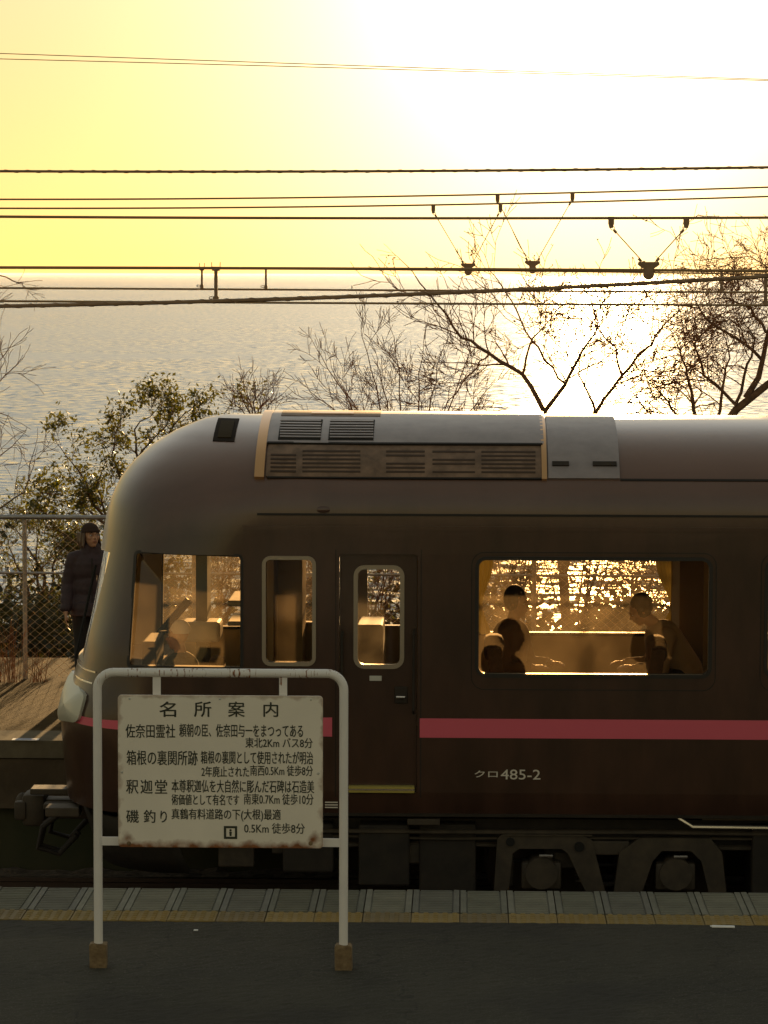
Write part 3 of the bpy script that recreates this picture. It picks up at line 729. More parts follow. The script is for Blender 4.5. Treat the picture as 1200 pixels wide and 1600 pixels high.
# front skirt, coupler, hoses
m = MB()
for j, z in enumerate((-.20, -.35, -.52, -.68)):
    pass
v = []; f = []; rws = (-.20, -.36, -.52, -.66)
for j, z in enumerate(rws):
    h = ring(-.1, .06+.06*j, .12+.05*j); row = [(x, -y) for x, y in h[::-1]] + [(x, y) for x, y in h[1:]]; nr = len(row); v += [(x, YC+y, z) for x, y in row]
for j in range(3):
    for i in range(nr-1): f.append((j*nr+i, j*nr+i+1, (j+1)*nr+i+1, (j+1)*nr+i))
sk = mesh('front_skirt', v, f, M['under'], train, smooth=True); md = sk.modifiers.new('s', 'SOLIDIFY'); md.thickness = .02; apply_mods(sk)
cp = MB(); xn = x_front(-.1)
cp.box((xn-.22, YC-.09, -.42), (xn+.6, YC+.09, -.25), .02); cp.box((xn-.40, YC-.15, -.48), (xn-.20, YC+.15, -.20), .04); cp.ell((xn-.42, YC+.06, -.34), (.07, .07, .12)); cp.box((xn-.46, YC-.17, -.42), (xn-.36, YC-.08, -.26), .02)
cp.build('coupler', M['bogie'], train, smooth=True)
m = MB(); m.box((xn-.30, YC-.35, -.17), (xn+.1, YC-.12, -.12), .01); m.box((xn-.16, YC-.55, -.26), (xn+.1, YC-.40, -.21), .01); m.build('step_bracket', M['bogie'], train)
m = MB(); m.box((xn-.08, YC-1.02, -.235), (xn+.20, YC-.80, -.16), .01); m.build('buffer_plate', M['bogie'], train)
for dy in (-.45, -.3, .3):
    m = MB(); m.tube([(xn+.05, YC+dy, -.25), (xn-.18, YC+dy, -.42), (xn-.22, YC+dy, -.60), (xn-.05, YC+dy+.05, -.66), (xn+.1, YC+dy+.05, -.5)], .024, 8); m.build('air_hose', M['under'], train, smooth=True)

# lettering on the side, car number
FONT = None
def text_mesh(s, name, matr, parent, x0, z0, x1, z1, y, depth=.0015, bold=0):
    cu = bpy.data.curves.new(name, 'FONT'); cu.body = s; cu.size = 1; cu.extrude = 0; cu.resolution_u = 3; cu.offset = 0
    t = bpy.data.objects.new(name, cu); COL.objects.link(t)
    dg = bpy.context.evaluated_depsgraph_get(); me = bpy.data.meshes.new_from_object(t.evaluated_get(dg)); bpy.data.objects.remove(t)
    co = np.empty(len(me.vertices)*3); me.vertices.foreach_get('co', co); co = co.reshape(-1, 3)
    mn, mx = co.min(0), co.max(0); out_ = np.empty_like(co)
    out_[:, 0] = x0+(co[:, 0]-mn[0])/(mx[0]-mn[0])*(x1-x0); out_[:, 2] = z0+(co[:, 1]-mn[1])/(mx[1]-mn[1])*(z1-z0); out_[:, 1] = y
    me.vertices.foreach_set('co', out_.ravel()); me.update()
    if bold:
        bm = bmesh.new(); bm.from_mesh(me)
        for k_, (ax_, az_) in enumerate(((.0009, 0), (0, .0007))):
            g_ = bmesh.ops.duplicate(bm, geom=bm.verts[:len(me.vertices)]+bm.edges[:len(me.edges)]+bm.faces[:len(me.polygons)]); sc_ = bold/.01
            for q_ in [e for e in g_['geom'] if isinstance(e, bmesh.types.BMVert)]: q_.co += Vector((ax_*sc_, -.00015*(k_+1), az_*sc_))
            bm.verts.ensure_lookup_table(); bm.edges.ensure_lookup_table(); bm.faces.ensure_lookup_table()
        bm.to_mesh(me); bm.free()
    me.name = name; me.materials.clear(); me.materials.append(matr)
    return link(name, me, None, parent)
text_mesh('クロ', 'class_lettering', M['white_text'], train, FX(742), FZ(1213.5), FX(778), FZ(1203), FACE-.004, bold=.012)
text_mesh('485-2', 'number_lettering', M['white_text'], train, FX(783), FZ(1216.5), FX(845), FZ(1201), FACE-.004, bold=.012)
dpl = MB()
for k in range(3): dpl.box((FX(508), FACE-.004, FZ(1263-k*4)), (FX(528), FACE-.001, FZ(1261.2-k*4)))
dpl.build('data_plate', M['white_text'], train)

# underframe: floor pan, boxes, pipes
MB().box((-2.6, YC-1.15, -.42), (XEND-.3, YC+1.15, -.20)).build('floor_frame', M['under'], train)
for a, b, z0, y0 in ((FX(560), FX(640), -.72, .10), (FX(655), FX(745), -.82, .16), (FX(440), FX(520), -.62, .12), (FX(1180), FX(1400), -.85, .1), (4.4, 6.0, -.9, .12), (6.4, 7.3, -.8, .1), (7.6, 9.5, -.9, .1)):
    m = MB(); m.box((a, FACE+y0, z0), (b, FACE+y0+.7, -.22), .02); o = m.build('equipment_box', M['under'], train)
m = MB(); m.box((FX(637), FACE+.02, FZ(1290)), (FX(688), FACE+.12, FZ(1280)), .008); m.build('jack_bracket', M['bogie'], train)
m = MB(); m.tube([(FX(1062), FACE+.05, FZ(1276)), (FX(1085), FACE+.02, FZ(1289)), (FX(1240), FACE+.02, FZ(1290)), (FX(1700), FACE+.02, FZ(1291))], .016, 7); m.build('brake_pipe', M['handle'], train, smooth=True)
m = MB(); m.tube([(FX(1100), FACE+.05, FZ(1278)), (FX(1700), FACE+.05, FZ(1279))], .010, 7); m.build('cable_pipe', M['bogie'], train)
for k in range(16):      # small fittings and pipes hung between the boxes
    a = random.uniform(-2.0, 1.0); w = random.uniform(.06, .3); z = random.uniform(-.5, -.3); y = FACE+random.uniform(.12, .4)
    m = MB(); m.box((a, y, z-random.uniform(.05, .25)), (a+w, y+.15, z), .012); m.build('fitting', random.choice((M['under'], M['bogie'])), train)
for z, yy, r_ in ((-.27, .10, .018), (-.33, .14, .012), (-.40, .22, .022), (-.30, .30, .015)):
    m = MB(); m.tube([(-2.4, FACE+yy, z)]+[(x, FACE+yy, z+random.uniform(-.012, .012)) for x in np.linspace(-1.8, 9, 14)], r_, 6); m.build('under_pipe', M['bogie'], train, smooth=True)
def bogie(dx, first):
    g = tag(empty('bogie', (dx, 0, 0))); g.parent = train
    y0, y1 = FACE+.10, FACE+.22
    BX = lambda px: P(px, 1340, y0).x; BZ = lambda py: P(800, py, y0).z
    fr = [(772, 1392), (777, 1312), (786, 1301), (905, 1301), (925, 1312), (946, 1392), (915, 1392), (888, 1334), (878, 1326), (812, 1326), (801, 1334), (795, 1392)]
    fr2 = [(960, 1392), (968, 1330), (1000, 1308), (1110, 1308), (1128, 1330), (1136, 1392), (1108, 1392), (1096, 1344), (1080, 1328), (1034, 1328), (1020, 1344), (1004, 1392)]
    m = MB()
    for ff in (fr, fr2):
        m.poly([(BX(a), BZ(b)) for a, b in ff], 'y', y0, y1)
    m.box((BX(946)-.12, y0+.02, BZ(1336)), (BX(960)+.12, y1-.02, BZ(1314)), .01)
    m.box((BX(786), y0-.015, BZ(1305.5)), (BX(925), y0, BZ(1303)))
    m.build('side_frame', M['bogie'], g)
    m = MB(); m.cyl((BX(797), y0-.02, BZ(1315)), (BX(797), y0+.01, BZ(1315)), .035); m.build('pivot_cap', M['black'], g); m = MB(); m.cyl((BX(905), y0-.02, BZ(1322)), (BX(905), y0+.01, BZ(1322)), .04); m.build('pivot_cap', M['black'], g)
    for px in (846, 1056):
        x = BX(px); zc = -1.05+.43
        w = MB(); w.cyl((x, YC-.72, zc), (x, YC-.59, zc), .43, 32); w.cyl((x, YC-.60, zc), (x, YC-.56, zc), .46, 32); w.cyl((x, YC+.59, zc), (x, YC+.72, zc), .43, 32); w.cyl((x, YC-.8, zc), (x, YC+.8, zc), .08, 12)
        w.build('wheelset', M['wheel'], g, smooth=True)
        w = MB(); w.cyl((x, y0-.04, zc+.02), (x, y0+.25, zc+.02), .13, 20); w.box((x-.16, y0+.02, zc-.12), (x+.16, y0+.2, zc+.10), .02); w.build('axle_box', M['bogie'], g, smooth=True)
        pl = MB(); pl.box((x-.02, y0-.055, zc+.155), (x+.09, y0-.02, zc+.175), .003); pl.build('grease_plate', M['handle'], g)
    for px in (912, 1000, 1116):
        x = BX(px); cpts = [(x+.055*math.cos(t*1.0), y0+.1+.055*math.sin(t*1.0), BZ(1384)+t/(2*PI*5)*.24) for t in np.linspace(0, 2*PI*5, 60)]
        s_ = MB(); s_.tube(cpts, .012, 5); s_.build('coil_spring', M['under'], g)
    m = MB(); m.box((BX(860), YC-.9, -.55), (BX(1045), YC+.9, -.28), .03); m.build('bolster', M['under'], g)
    for k, (a, b, z, yy) in enumerate(((800, 1110, -.44, .26), (790, 1120, -.56, .30), (820, 1090, -.36, .28), (930, 975, -.70, .18))):
        m = MB(); m.tube([(BX(a), y0+yy, z), (BX((a+b)/2), y0+yy, z-.03), (BX(b), y0+yy, z+.01)], .018, 7); m.build('brake_rod', M['under'], g, smooth=True)
    for px in (795, 925, 985, 1125):
        m = MB(); m.box((BX(px)-.05, y0+.14, -.74), (BX(px)+.04, y0+.30, -.50), .012); m.build('brake_block', M['bogie'], g)
    for px in (905, 1000):
        m = MB(); m.cyl((BX(px), y0+.05, -.58), (BX(px)+.05, y0+.05, -.32), .035, 10); m.build('damper', M['bogie'], g, smooth=True)
    return g
bogie(0, True); bogie(10.5, False)

# interior: floor, seats, table, curtains, partitions
MB().box((-2.35, YC-1.36, .10), (XEND-.2, YC+1.36, FLOOR)).build('cabin_floor', M['interior_dark'], train)
MB().box((-1.9, YC-1.34, 2.20), (XEND-.2, YC+1.34, 2.24)).build('cabin_ceiling', M['ceil'], train)
def partition(x, hole=None, name='partition', matr=None):
    o = MB().box((x, YC-1.36, FLOOR), (x+.04, YC+1.36, 2.20)).build(name, matr or M['interior'], train)
    if hole: cut(o, [MB().box((x-.2, YC+hole[0], hole[2]), (x+.2, YC+hole[1], hole[3])).build('c')])
    return o
partition(FX(398), (-.55, .35, .2, 2.1)); partition(FX(505), (-.38, .38, .2, 2.1)); partition(FX(700), (-.38, .38, .2, 2.1))
MB().box((FX(398)+.05, YC+.75, FLOOR), (FX(450), YC+1.36, 2.1)).build('cabinet', M['interior'], train)
MB().box((FX(1085), YC+.3, FLOOR), (FX(1125), YC+1.36, 2.2)).build('cabinet', M['interior_dark'], train)
MB().box((FX(545), YC+.2, FLOOR), (FX(590), YC+.85, 1.22), .02).build('locker', M['interior_dark'], train)
# cab desk
m = MB(); m.box((-2.95, YC-1.0, FLOOR), (-2.45, YC+1.0, .95), .04); m.build('driver_desk', M['interior_dark'], train)
m = MB(); m.box((-2.62, YC-.75, .95), (-2.50, YC-.1, 1.18), .02); m.build('instrument_panel', M['seam'], train)
m = MB(); m.box((-2.32, YC+.95, FLOOR), (-2.22, YC+1.33, 2.1)); m.build('cab_pillar', M['seam'], train)
m = MB(); m.box((-2.0, YC+.4, 1.35), (-1.83, YC+1.2, 1.40), .01); m.box((-2.0, YC+.4, 1.18), (-1.83, YC+1.2, 1.22), .01); m.build('cab_shelf', M['plate'], train)
m = MB(); m.box((-2.45, YC+.85, .98), (-2.1, YC+1.2, 1.16), .03); m.build('cab_equipment', M['plate'], train)
m = MB(); m.tube([(-2.72, YC+.6, .95), (-2.35, YC+.62, 1.38)], .035, 8); m.build('cab_lever', M['seam'], train)
def lathe_seat(x, y, face, name='seat'):
    g = empty(name, (x, y, FLOOR)); g.parent = train; g.rotation_euler.z = face
    MB().box((-.25, -.27, .30), (.25, .27, .46), .05).build('cushion', M['seat'], g, smooth=True)
    b_ = MB(); b_.poly([(-.28, .42), (-.17, .42), (-.25, 1.02), (-.36, 1.02)], 'y', -.26, .26); b_.build('backrest', M['seat'], g)
    h = MB(); h.box((-.38, -.17, .90), (-.22, .17, 1.10), .05); h.build('headrest', M['seat'], g, smooth=True)
    MB().box((-.06, -.06, 0), (.06, .06, .3)).build('pedestal', M['under'], g)
    return g
seats = [(FX(772)+.30, YC-.98, 0), (FX(1030)-.30, YC-1.0, PI)]
for k in range(1, 6):
    for yy in (-.9, .85): seats.append((bx0+pitch*k+.45, YC+yy, 0)); seats.append((bx0+pitch*k+1.5, YC+yy, PI))
for s_ in seats: lathe_seat(*s_)
# table by the window
tb = MB(); tb.box((FX(850), YC-1.33, FLOOR+.56), (FX(935), YC-.55, FLOOR+.60), .01); tb.build('table_top', M['interior'], train)
tb = MB(); tb.box((FX(890)-.03, YC-1.0, FLOOR), (FX(890)+.03, YC-.9, FLOOR+.56)); tb.build('table_leg', M['under'], train)
# curtains tied back at each far window
def curtain(x0, x1, tie):
    v = []; f = []; nz_ = 14; nxx = 14
    for j in range(nz_):
        t = j/(nz_-1); z = bz1+.03-(bz1-bz0+.03)*t
        wf = 1-.55*math.exp(-((t-.72)/.22)**2)
        for i in range(nxx):
            u = i/(nxx-1); xx = (x0+(x1-x0)*u*wf) if tie < 0 else (x1-(x1-x0)*(1-u)*wf)
            v.append((xx, YC+1.32-.02+.018*math.sin(u*22), z))
    for j in range(nz_-1):
        for i in range(nxx-1): f.append((j*nxx+i, j*nxx+i+1, (j+1)*nxx+i+1, (j+1)*nxx+i))
    return mesh('curtain', v, f, M['curtain'], train, smooth=True)
for k in range(0, 6):
    a = bx0+pitch*k; b = bx1+pitch*k
    curtain(a-.02, a+.16, -1); curtain(b-.26, b-.02, 1)

# ------------------------------------------------------------------ the notice board
SY = PZ(345, 1510, 0).y
SO = P(345, 1503, SY); SO.z = 0
sign = tag(empty('notice_board', (SO.x, SY, 0)), 'white enamel notice board with rusty edges in a rounded pipe frame on the near platform', 'sign')
def S(px, py): p = P(px, py, SY); return (p.x-SO.x, p.z)
xl_, xr_ = S(152.8, 1250)[0], S(537, 1250)[0]; zt = S(345, 1051.5)[1]; pr = .0268
rc = .10; pts = [(xl_, 0, .04)]
pts += [(xl_, 0, zt-rc)]
rc = .10
for k in range(1, 9): a = PI/2*k/8; pts.append((xl_+rc-rc*math.cos(a), 0, zt-rc+rc*math.sin(a)))
pts.append(((xl_+xr_)/2, 0, zt))
for k in range(0, 9): a = PI/2*k/8; pts.append((xr_-rc+rc*math.sin(a), 0, zt-rc+rc*math.cos(a)))
pts.append((xr_, 0, .04))
fm = MB(); fm.tube(pts, pr, 20); fr = fm.build('pipe_frame', sign_paint('pipe_paint', (.74, .72, .72), None, True), sign, smooth=True)
bx_, bz_ = (S(186, 1200)[0], S(505, 1200)[0]), (S(345, 1322)[1], S(345, 1085)[1])
bcx, bcz = sum(bx_)/2, sum(bz_)/2; bw, bh = (bx_[1]-bx_[0])/2, (bz_[1]-bz_[0])/2
bo = MB(); bo.poly(rrect(-bw, -bh, bw, bh, .022, 4), 'y', -.012, .012)
board = bo.build('board', sign_paint('board_enamel', (.80, .75, .67), (bw, bh)), sign); board.location = (bcx, -.045, bcz)
bm = bmesh.new(); bm.from_mesh(board.data); bmesh.ops.bevel(bm, geom=[e for e in bm.edges if abs(e.verts[0].co.y-e.verts[1].co.y) < .001], offset=.004, segments=2, affect='EDGES'); bm.to_mesh(board.data); bm.free()
for px in (245, 442.5):
    x = S(px, 1070)[0]; m = MB(); m.box((x-.024, -.008, bz_[1]-.06), (x+.024, .0, zt-.02)); m.build('hanger_strap', fr.data.materials[0], sign)
for a, b in ((158, 200), (492, 533)):
    m = MB(); z = S(345, 1315)[1]; m.box((S(a, 1315)[0], -.012, z-.026), (S(b, 1315)[0], -.003, z+.026)); m.build('side_strap', fr.data.materials[0], sign)
for px, py, r_ in ((204, 1090, .007), (345, 1090, .007), (487, 1091, .007), (192, 1204, .008), (498, 1206, .008), (203, 1315, .013), (486, 1315, .013)):
    x, z = S(px, py); m = MB(); m.ell((x, -.058, z), (r_, .005, r_), 10, 6); m.build('bolt', M['foot'] if r_ > .01 else M['plate'], sign, smooth=True)
for x, ww in ((xl_, .052), (xr_, .052)):
    m = MB(); m.box((x-ww, -.05, -.03), (x+ww, .05, S(150, 1473)[1]), .01); o = m.build('concrete_foot', M['foot'], sign)
    for q in o.data.vertices: q.co.x += random.uniform(-.004, .004); q.co.z += random.uniform(-.006, .006) if q.co.z > .1 else 0
LINES = [('名', 250.5, 1094.5, 276, 1118, 1), ('所', 304.5, 1094.5, 331, 1118, 1), ('案', 357.5, 1094.5, 383, 1118, 1), ('内', 412.5, 1095.5, 435, 1118, 1),
 ('佐奈田霊社', 197.8, 1129.8, 274.8, 1150.5, .6), ('頼朝の臣、佐奈田与一をまつってある', 281.5, 1130, 474, 1149, .5), ('東北2Km バス8分', 384.5, 1151, 489, 1166, .4),
 ('箱根の裏関所跡', 199.5, 1170.7, 309.8, 1193, .6), ('箱根の裏関として使用されたが明治', 315, 1172, 489.5, 1191, .5), ('2年廃止された', 316, 1195.3, 390, 1211.5, .4), ('南西0.5Km 徒歩8分', 392, 1193.8, 489.3, 1209.8, .3),
 ('釈', 198.8, 1216, 217.5, 1237.5, .6), ('迦', 221, 1216, 239.5, 1237.5, .6), ('堂', 243.5, 1216, 262.3, 1237.5, .6), ('本尊釈迦仏を大自然に彫んだ石碑は石造美', 269.5, 1217, 491.3, 1235.5, .5), ('術価値として有名です', 269.5, 1239, 374.5, 1255.2, .5), ('南東0.7Km 徒歩10分', 382, 1237.8, 490.3, 1254.5, .3),
 ('磯', 198.8, 1263, 218, 1283, .6), ('釣', 226, 1263, 244, 1283, .6), ('り', 252, 1264.5, 261.8, 1282.5, .6), ('真鶴有料道路の下(大根)最適', 269.5, 1262, 439.3, 1280, .5), ('0.5Km 徒歩8分', 382.6, 1283.8, 476.8, 1299.6, .3)]
for s_, x0, y0, x1, y1, wgt in LINES:
    a = S(x0, y1); b = S(x1, y0)
    text_mesh(s_, 'lettering', M['ink'], sign, a[0], a[1], b[0], b[1], -.0585, bold=.010+.018*wgt)
# the little square emblem: dark border with a figure
a = S(351, 1308); b = S(371.7, 1288); w_ = b[0]-a[0]
m = MB(); y = -.0585; t_ = w_*.17
for bx in (((a[0], a[1]), (b[0], a[1]+t_)), ((a[0], b[1]-t_), (b[0], b[1])), ((a[0], a[1]+t_), (a[0]+t_, b[1]-t_)), ((b[0]-t_, a[1]+t_), (b[0], b[1]-t_))):
    m.box((bx[0][0], y-.0006, bx[0][1]), (bx[1][0], y, bx[1][1]))
cx_, cz_ = (a[0]+b[0])/2, (a[1]+b[1])/2
m.poly([(cx_+w_*.09*math.cos(t), cz_+w_*.17+w_*.09*math.sin(t)) for t in np.linspace(0, 2*PI, 12)[:-1]], 'y', y-.0006, y)
m.poly([(cx_-w_*.07, cz_-w_*.27), (cx_+w_*.07, cz_-w_*.27), (cx_+w_*.10, cz_+w_*.06), (cx_-w_*.10, cz_+w_*.06)], 'y', y-.0006, y)
m.build('emblem', M['ink'], sign)

# litter on the near platform
p = PZ(1131, 1449, 0)
m = MB(); m.box((-.078, -.020, 0), (.070, .020, .010), .003); m.box((-.088, .004, .001), (.06, .028, .006), .002)
o = m.build('paper_slip', M['paper']); o.location = (p.x, p.y, .0); o.rotation_euler.z = -.05
tag(o, 'folded white paper slip lying on the asphalt beside the yellow tactile blocks', 'litter')
p = PZ(306, 1454, 0); m = MB(); m.box((-.014, -.012, 0), (.014, .012, .006), .002); o = m.build('paper_scrap', M['paper']); o.location = (p.x, p.y, 0)
tag(o, 'tiny white scrap on the dark asphalt between the two feet of the notice board', 'litter')

# ------------------------------------------------------------------ chain-link fence on the far platform
fence = tag(empty('chain_link_fence', (0, FB, 0)), 'chain link fence with galvanized top rail along the back of the far platform', 'fence')
zr = P(60, 808, FB).z; zm = P(60, 896, FB).z
m = MB(); m.tube([(-13, 0, zr), (15, 0, zr)], .024, 10); m.build('top_rail', M['galv'], fence, smooth=True)
m = MB(); m.tube([(-13, .05, zm), (15, .05, zm)], .013, 8); m.build('middle_rail', M['galv'], fence, smooth=True)
x = P(38, 950, FB).x; post = None
k = -4
while x+k*1.757 < 14:
    if post is None: m = MB(); m.tube([(0, .03, 0), (0, .03, zr+.01)], .024, 10); o = m.build('post', M['galv'], fence, smooth=True); post = o.data
    else: o = link('post', post, None, fence)
    o.location = (x+k*1.757, .02, 0); k += 1
def zigzag(z0, z1, x0, x1, p, step, r):
    """woven wires: neighbours zigzag in opposite phase and hook into each other"""
    nrow = int((z1-z0)/step); v = []; f = []; ncol = int((x1-x0)/p); ns = 4
    for c_ in range(ncol):
        bx = x0+c_*p; b0 = len(v)
        for i in range(nrow+1):
            odd = (i+c_) % 2; xx = bx+(p+.0025 if odd else -.0025); y = .006 if odd else -.006; z = z0+i*step
            for k_ in range(ns):
                a = 2*PI*k_/ns; sl = .7*(1 if odd else 1); v.append((xx+r*math.cos(a)*sl, y+r*math.sin(a), z+r*math.cos(a)*0))
        for i in range(nrow):
            for k_ in range(ns): k2 = (k_+1) % ns; f.append((b0+i*ns+k_, b0+i*ns+k2, b0+(i+1)*ns+k2, b0+(i+1)*ns+k_))
    return v, f
v, f = zigzag(.01, zr-.01, -12, 13, .050, .0425, .0033)
o = mesh('wire_mesh', v, f, M['galv_wire'], fence, smooth=True); tag(o, kind='stuff')

# ------------------------------------------------------------------ overhead wires
def wire(name, pts, Y, r, label, cat='overhead wire', matr='wire', group='overhead line wires', wrap=0, n=6, ext=28):
    """pts: picture points on the wire at depth Y (or (Y0, Y1)); continued straight past the frame"""
    Ys = Y if isinstance(Y, tuple) else (Y, Y); k = len(pts)
    w = [P(px, py, Ys[0]+(Ys[1]-Ys[0])*px/1200) for px, py in pts]
    d0 = (w[0]-w[1]).normalized(); d1 = (w[-1]-w[-2]).normalized()
    def cat_(a, b, c_, t):
        return a*(1-t)*(1-2*t) + b*4*t*(1-t) + c_*t*(2*t-1) if True else None
    line = [w[0]+d0*ext, w[0]+d0*ext*.4]
    if k == 3: line += [cat_(w[0], w[1], w[2], t) for t in np.linspace(0, 1, 24)]
    else: line += [w[0].lerp(w[1], t) for t in np.linspace(0, 1, 12)]
    line += [w[-1]+d1*ext*.4, w[-1]+d1*ext]
    m = MB(); m.tube(line, r, n)
    o = m.build(name, M[matr], None, smooth=True); tag(o, label, cat, group)
    if wrap:      # lashing wire wound round the cable
        A, Bp = line[2], line[-3]; L = (Bp-A).length; hp = []
        nn = int(L/wrap*9)
        for i in range(nn):
            t = i/(nn-1); q = t*(len(line)-5); j = min(int(q), len(line)-6); c0 = line[2+j].lerp(line[3+j], q-j); a = 2*PI*t*L/wrap
            hp.append(c0+Vector((0, math.cos(a)*r*1.0, math.sin(a)*r*1.0)))
        h = MB(); h.tube(hp, r*.33, 5); h.build('lashing_wire', M[matr], o, smooth=True)
    return line
s_ = lambda w, Y: w*Y/FPX/2
wire('feeder_cable', [(0, 267.5), (600, 267.5), (1200, 261.5)], 22.3, s_(4.2, 22.3), 'topmost thick dark cable lashed with a spiral wire crossing the yellow sky', wrap=.16, matr='cable')
LB = wire('messenger_wire', [(0, 311.5), (600, 307), (1200, 292.5)], 27.2, s_(2.8, 27.2), 'upper wire of the close thin pair below the lashed feeder cable', group='thin messenger wires')
LC = wire('messenger_wire', [(0, 325.5), (600, 321.5), (1200, 307)], 26.6, s_(2.8, 26.6), 'lower wire of the close thin pair below the lashed feeder cable', group='thin messenger wires')
wire('messenger_wire', [(0, 338.5), (600, 341), (1200, 340)], 22.3, s_(4.3, 22.3), 'thick stranded wire from which the widest pulley hanger is hung')
wire('auxiliary_wire', [(0, 418), (600, 420), (1200, 423.5)], 22.3, s_(4.6, 22.3), 'thick straight wire running just above the sea horizon')
wire('auxiliary_wire', [(0, 419), (600, 421.5), (1200, 428.5)], 26.6, s_(2.4, 26.6), 'thin wire close under the thick one at the sea horizon')
wire('contact_wire', [(0, 450), (600, 453.5), (1200, 457)], 26.05, s_(3.2, 26.05), 'uppermost of the two contact wires seen against the sea')
wire('contact_wire', [(0, 470.5), (600, 474), (1200, 477)], 22.3, s_(3.4, 22.3), 'lowest contact wire in front of the tree tops')
wire('slanting_cable', [(0, 478.5), (600, 461.5), (1200, 431.5)], (21.2, 20.4), s_(6.2, 20.8), 'thick cable wound with wire rising to the right across the horizon', wrap=.17, matr='cable')
wire('power_line', [(0, 83.5), (600, 104), (1200, 124)], 52, s_(1.3, 52), 'upper wire of the two thin lines high in the sky', group='thin power lines high in the sky', n=4)
wire('power_line', [(0, 92), (600, 108), (1200, 126)], 52, s_(1.3, 52), 'lower wire of the two thin lines high in the sky', group='thin power lines high in the sky', n=4)

def v_hanger(c1, c2, pul, Y, sc, label):
    p1, p2, pp = P(*c1, Y), P(*c2, Y), P(*pul, Y); t = empty('pulley_hanger', pp); tag(t, label, 'wire hanger', 'v shaped pulley hangers on the overhead wires')
    a, b = p1-pp, p2-pp; s = sc
    for q in (a, b):
        m = MB(); m.poly([(q.x-.021*s, q.z+.012*s), (q.x+.021*s, q.z+.012*s), (q.x+.021*s, q.z-.04*s), (q.x+.012*s, q.z-.072*s), (q.x-.012*s, q.z-.072*s), (q.x-.021*s, q.z-.04*s)], 'y', -.02*s, .02*s); m.build('wire_clamp', M['cable'], t)
    jl, jr = Vector((-.055*s, 0, .058*s)), Vector((.055*s, 0, .058*s))
    for q, j, sg in ((a, jl, 1), (b, jr, -1)):
        e = Vector((q.x+.02*s*sg, 0, q.z-.085*s)); m = MB(); m.tube([e, j+Vector((0, 0, .01))], .0045*(s if s < 1 else 1), 5)
        d = (j-e).normalized(); m.tube([e, e+d*.03*s], .010*s, 6); m.tube([j-d*.03*s, j], .010*s, 6)
        for cc in (Vector((q.x+.010*s*sg, 0, q.z-.072*s)), j+Vector((0, 0, -.012*s))):
            ringp = [cc+Vector((math.cos(k*PI/5)*.014*s, 0, math.sin(k*PI/5)*.014*s)) for k in range(11)]; m.tube(ringp, .003*s, 4, cap=False)
        m.build('hanger_strand', M['cable'], t)
    m = MB(); m.poly([(-.075*s, .055*s), (.075*s, .055*s), (.080*s, .035*s), (.062*s, .020*s), (.035*s, .004*s), (.030*s, -.02*s), (-.030*s, -.02*s), (-.035*s, .004*s), (-.062*s, .020*s), (-.080*s, .035*s)], 'y', -.014*s, .014*s); m.build('yoke_plate', M['cable'], t)
    m = MB(); m.cyl((0, -.022*s, -.036*s), (0, .022*s, -.036*s), .040*s, 18); m.cyl((0, -.03*s, -.036*s), (0, .03*s, -.036*s), .008*s, 8); m.build('pulley', M['cable'], t)
v_hanger((955, 341), (1072.5, 341), (1013.5, 421), 22.3, 1.0, 'largest pulley hanger, rightmost of the three under the wires')
v_hanger((677, 323), (782, 321.5), (731.5, 419.5), 26.6, .82, 'leftmost pulley hanger of the three under the wires')
v_hanger((777.5, 306), (894.5, 303.5), (832, 416), 27.2, .88, 'middle pulley hanger of the three under the wires')
def dropper(px, y0, y1, Y, w, label, horns=True):
    a, b = P(px, y0, Y), P(px, y1, Y); t = empty('dropper_bar', b); tag(t, label, 'wire dropper', 'short dropper bars between the wires'); h = a.z-b.z; u = Y/FPX
    m = MB(); m.box((-w*u/2, -w*u/2, 0), (w*u/2, w*u/2, h), .002); m.build('bar', M['cable'], t)
    m = MB(); m.box((-w*u*.8, -.015, -.012), (w*u*.8, .015, .024), .003)
    rp = [Vector((-w*u*.8-.014+math.cos(k*PI/5)*.016, 0, .012+math.sin(k*PI/5)*.009)) for k in range(11)]; m.tube(rp, .003, 4, cap=False); m.build('lower_clamp', M['cable'], t)
    if horns:
        m = MB(); m.box((-w*u*1.1, -.016, h-.02), (w*u*1.1, .016, h+.012), .003)
        for sx in (-1, 1): m.tube([(sx*w*u*1.15, 0, h-.01), (sx*w*u*1.2, 0, h+.045)], .003, 4)
        m.build('upper_clamp', M['cable'], t)
dropper(315.5, 419, 449, 26.05, 3.2, 'slim dropper just left of the thick dropper bar')
dropper(337.5, 419, 468, 22.3, 5.5, 'thick dropper bar reaching down to the lowest contact wire')
dropper(415.5, 420, 450, 26.05, 3.2, 'slim dropper without horns right of the thick bar', False)
dropper(1127, 424, 455, 26.05, 4.2, 'dropper bar in front of the dense tree at right', False)
dropper(1196, 427, 475, 22.3, 5.0, 'dropper bar at the right edge of the picture', False)

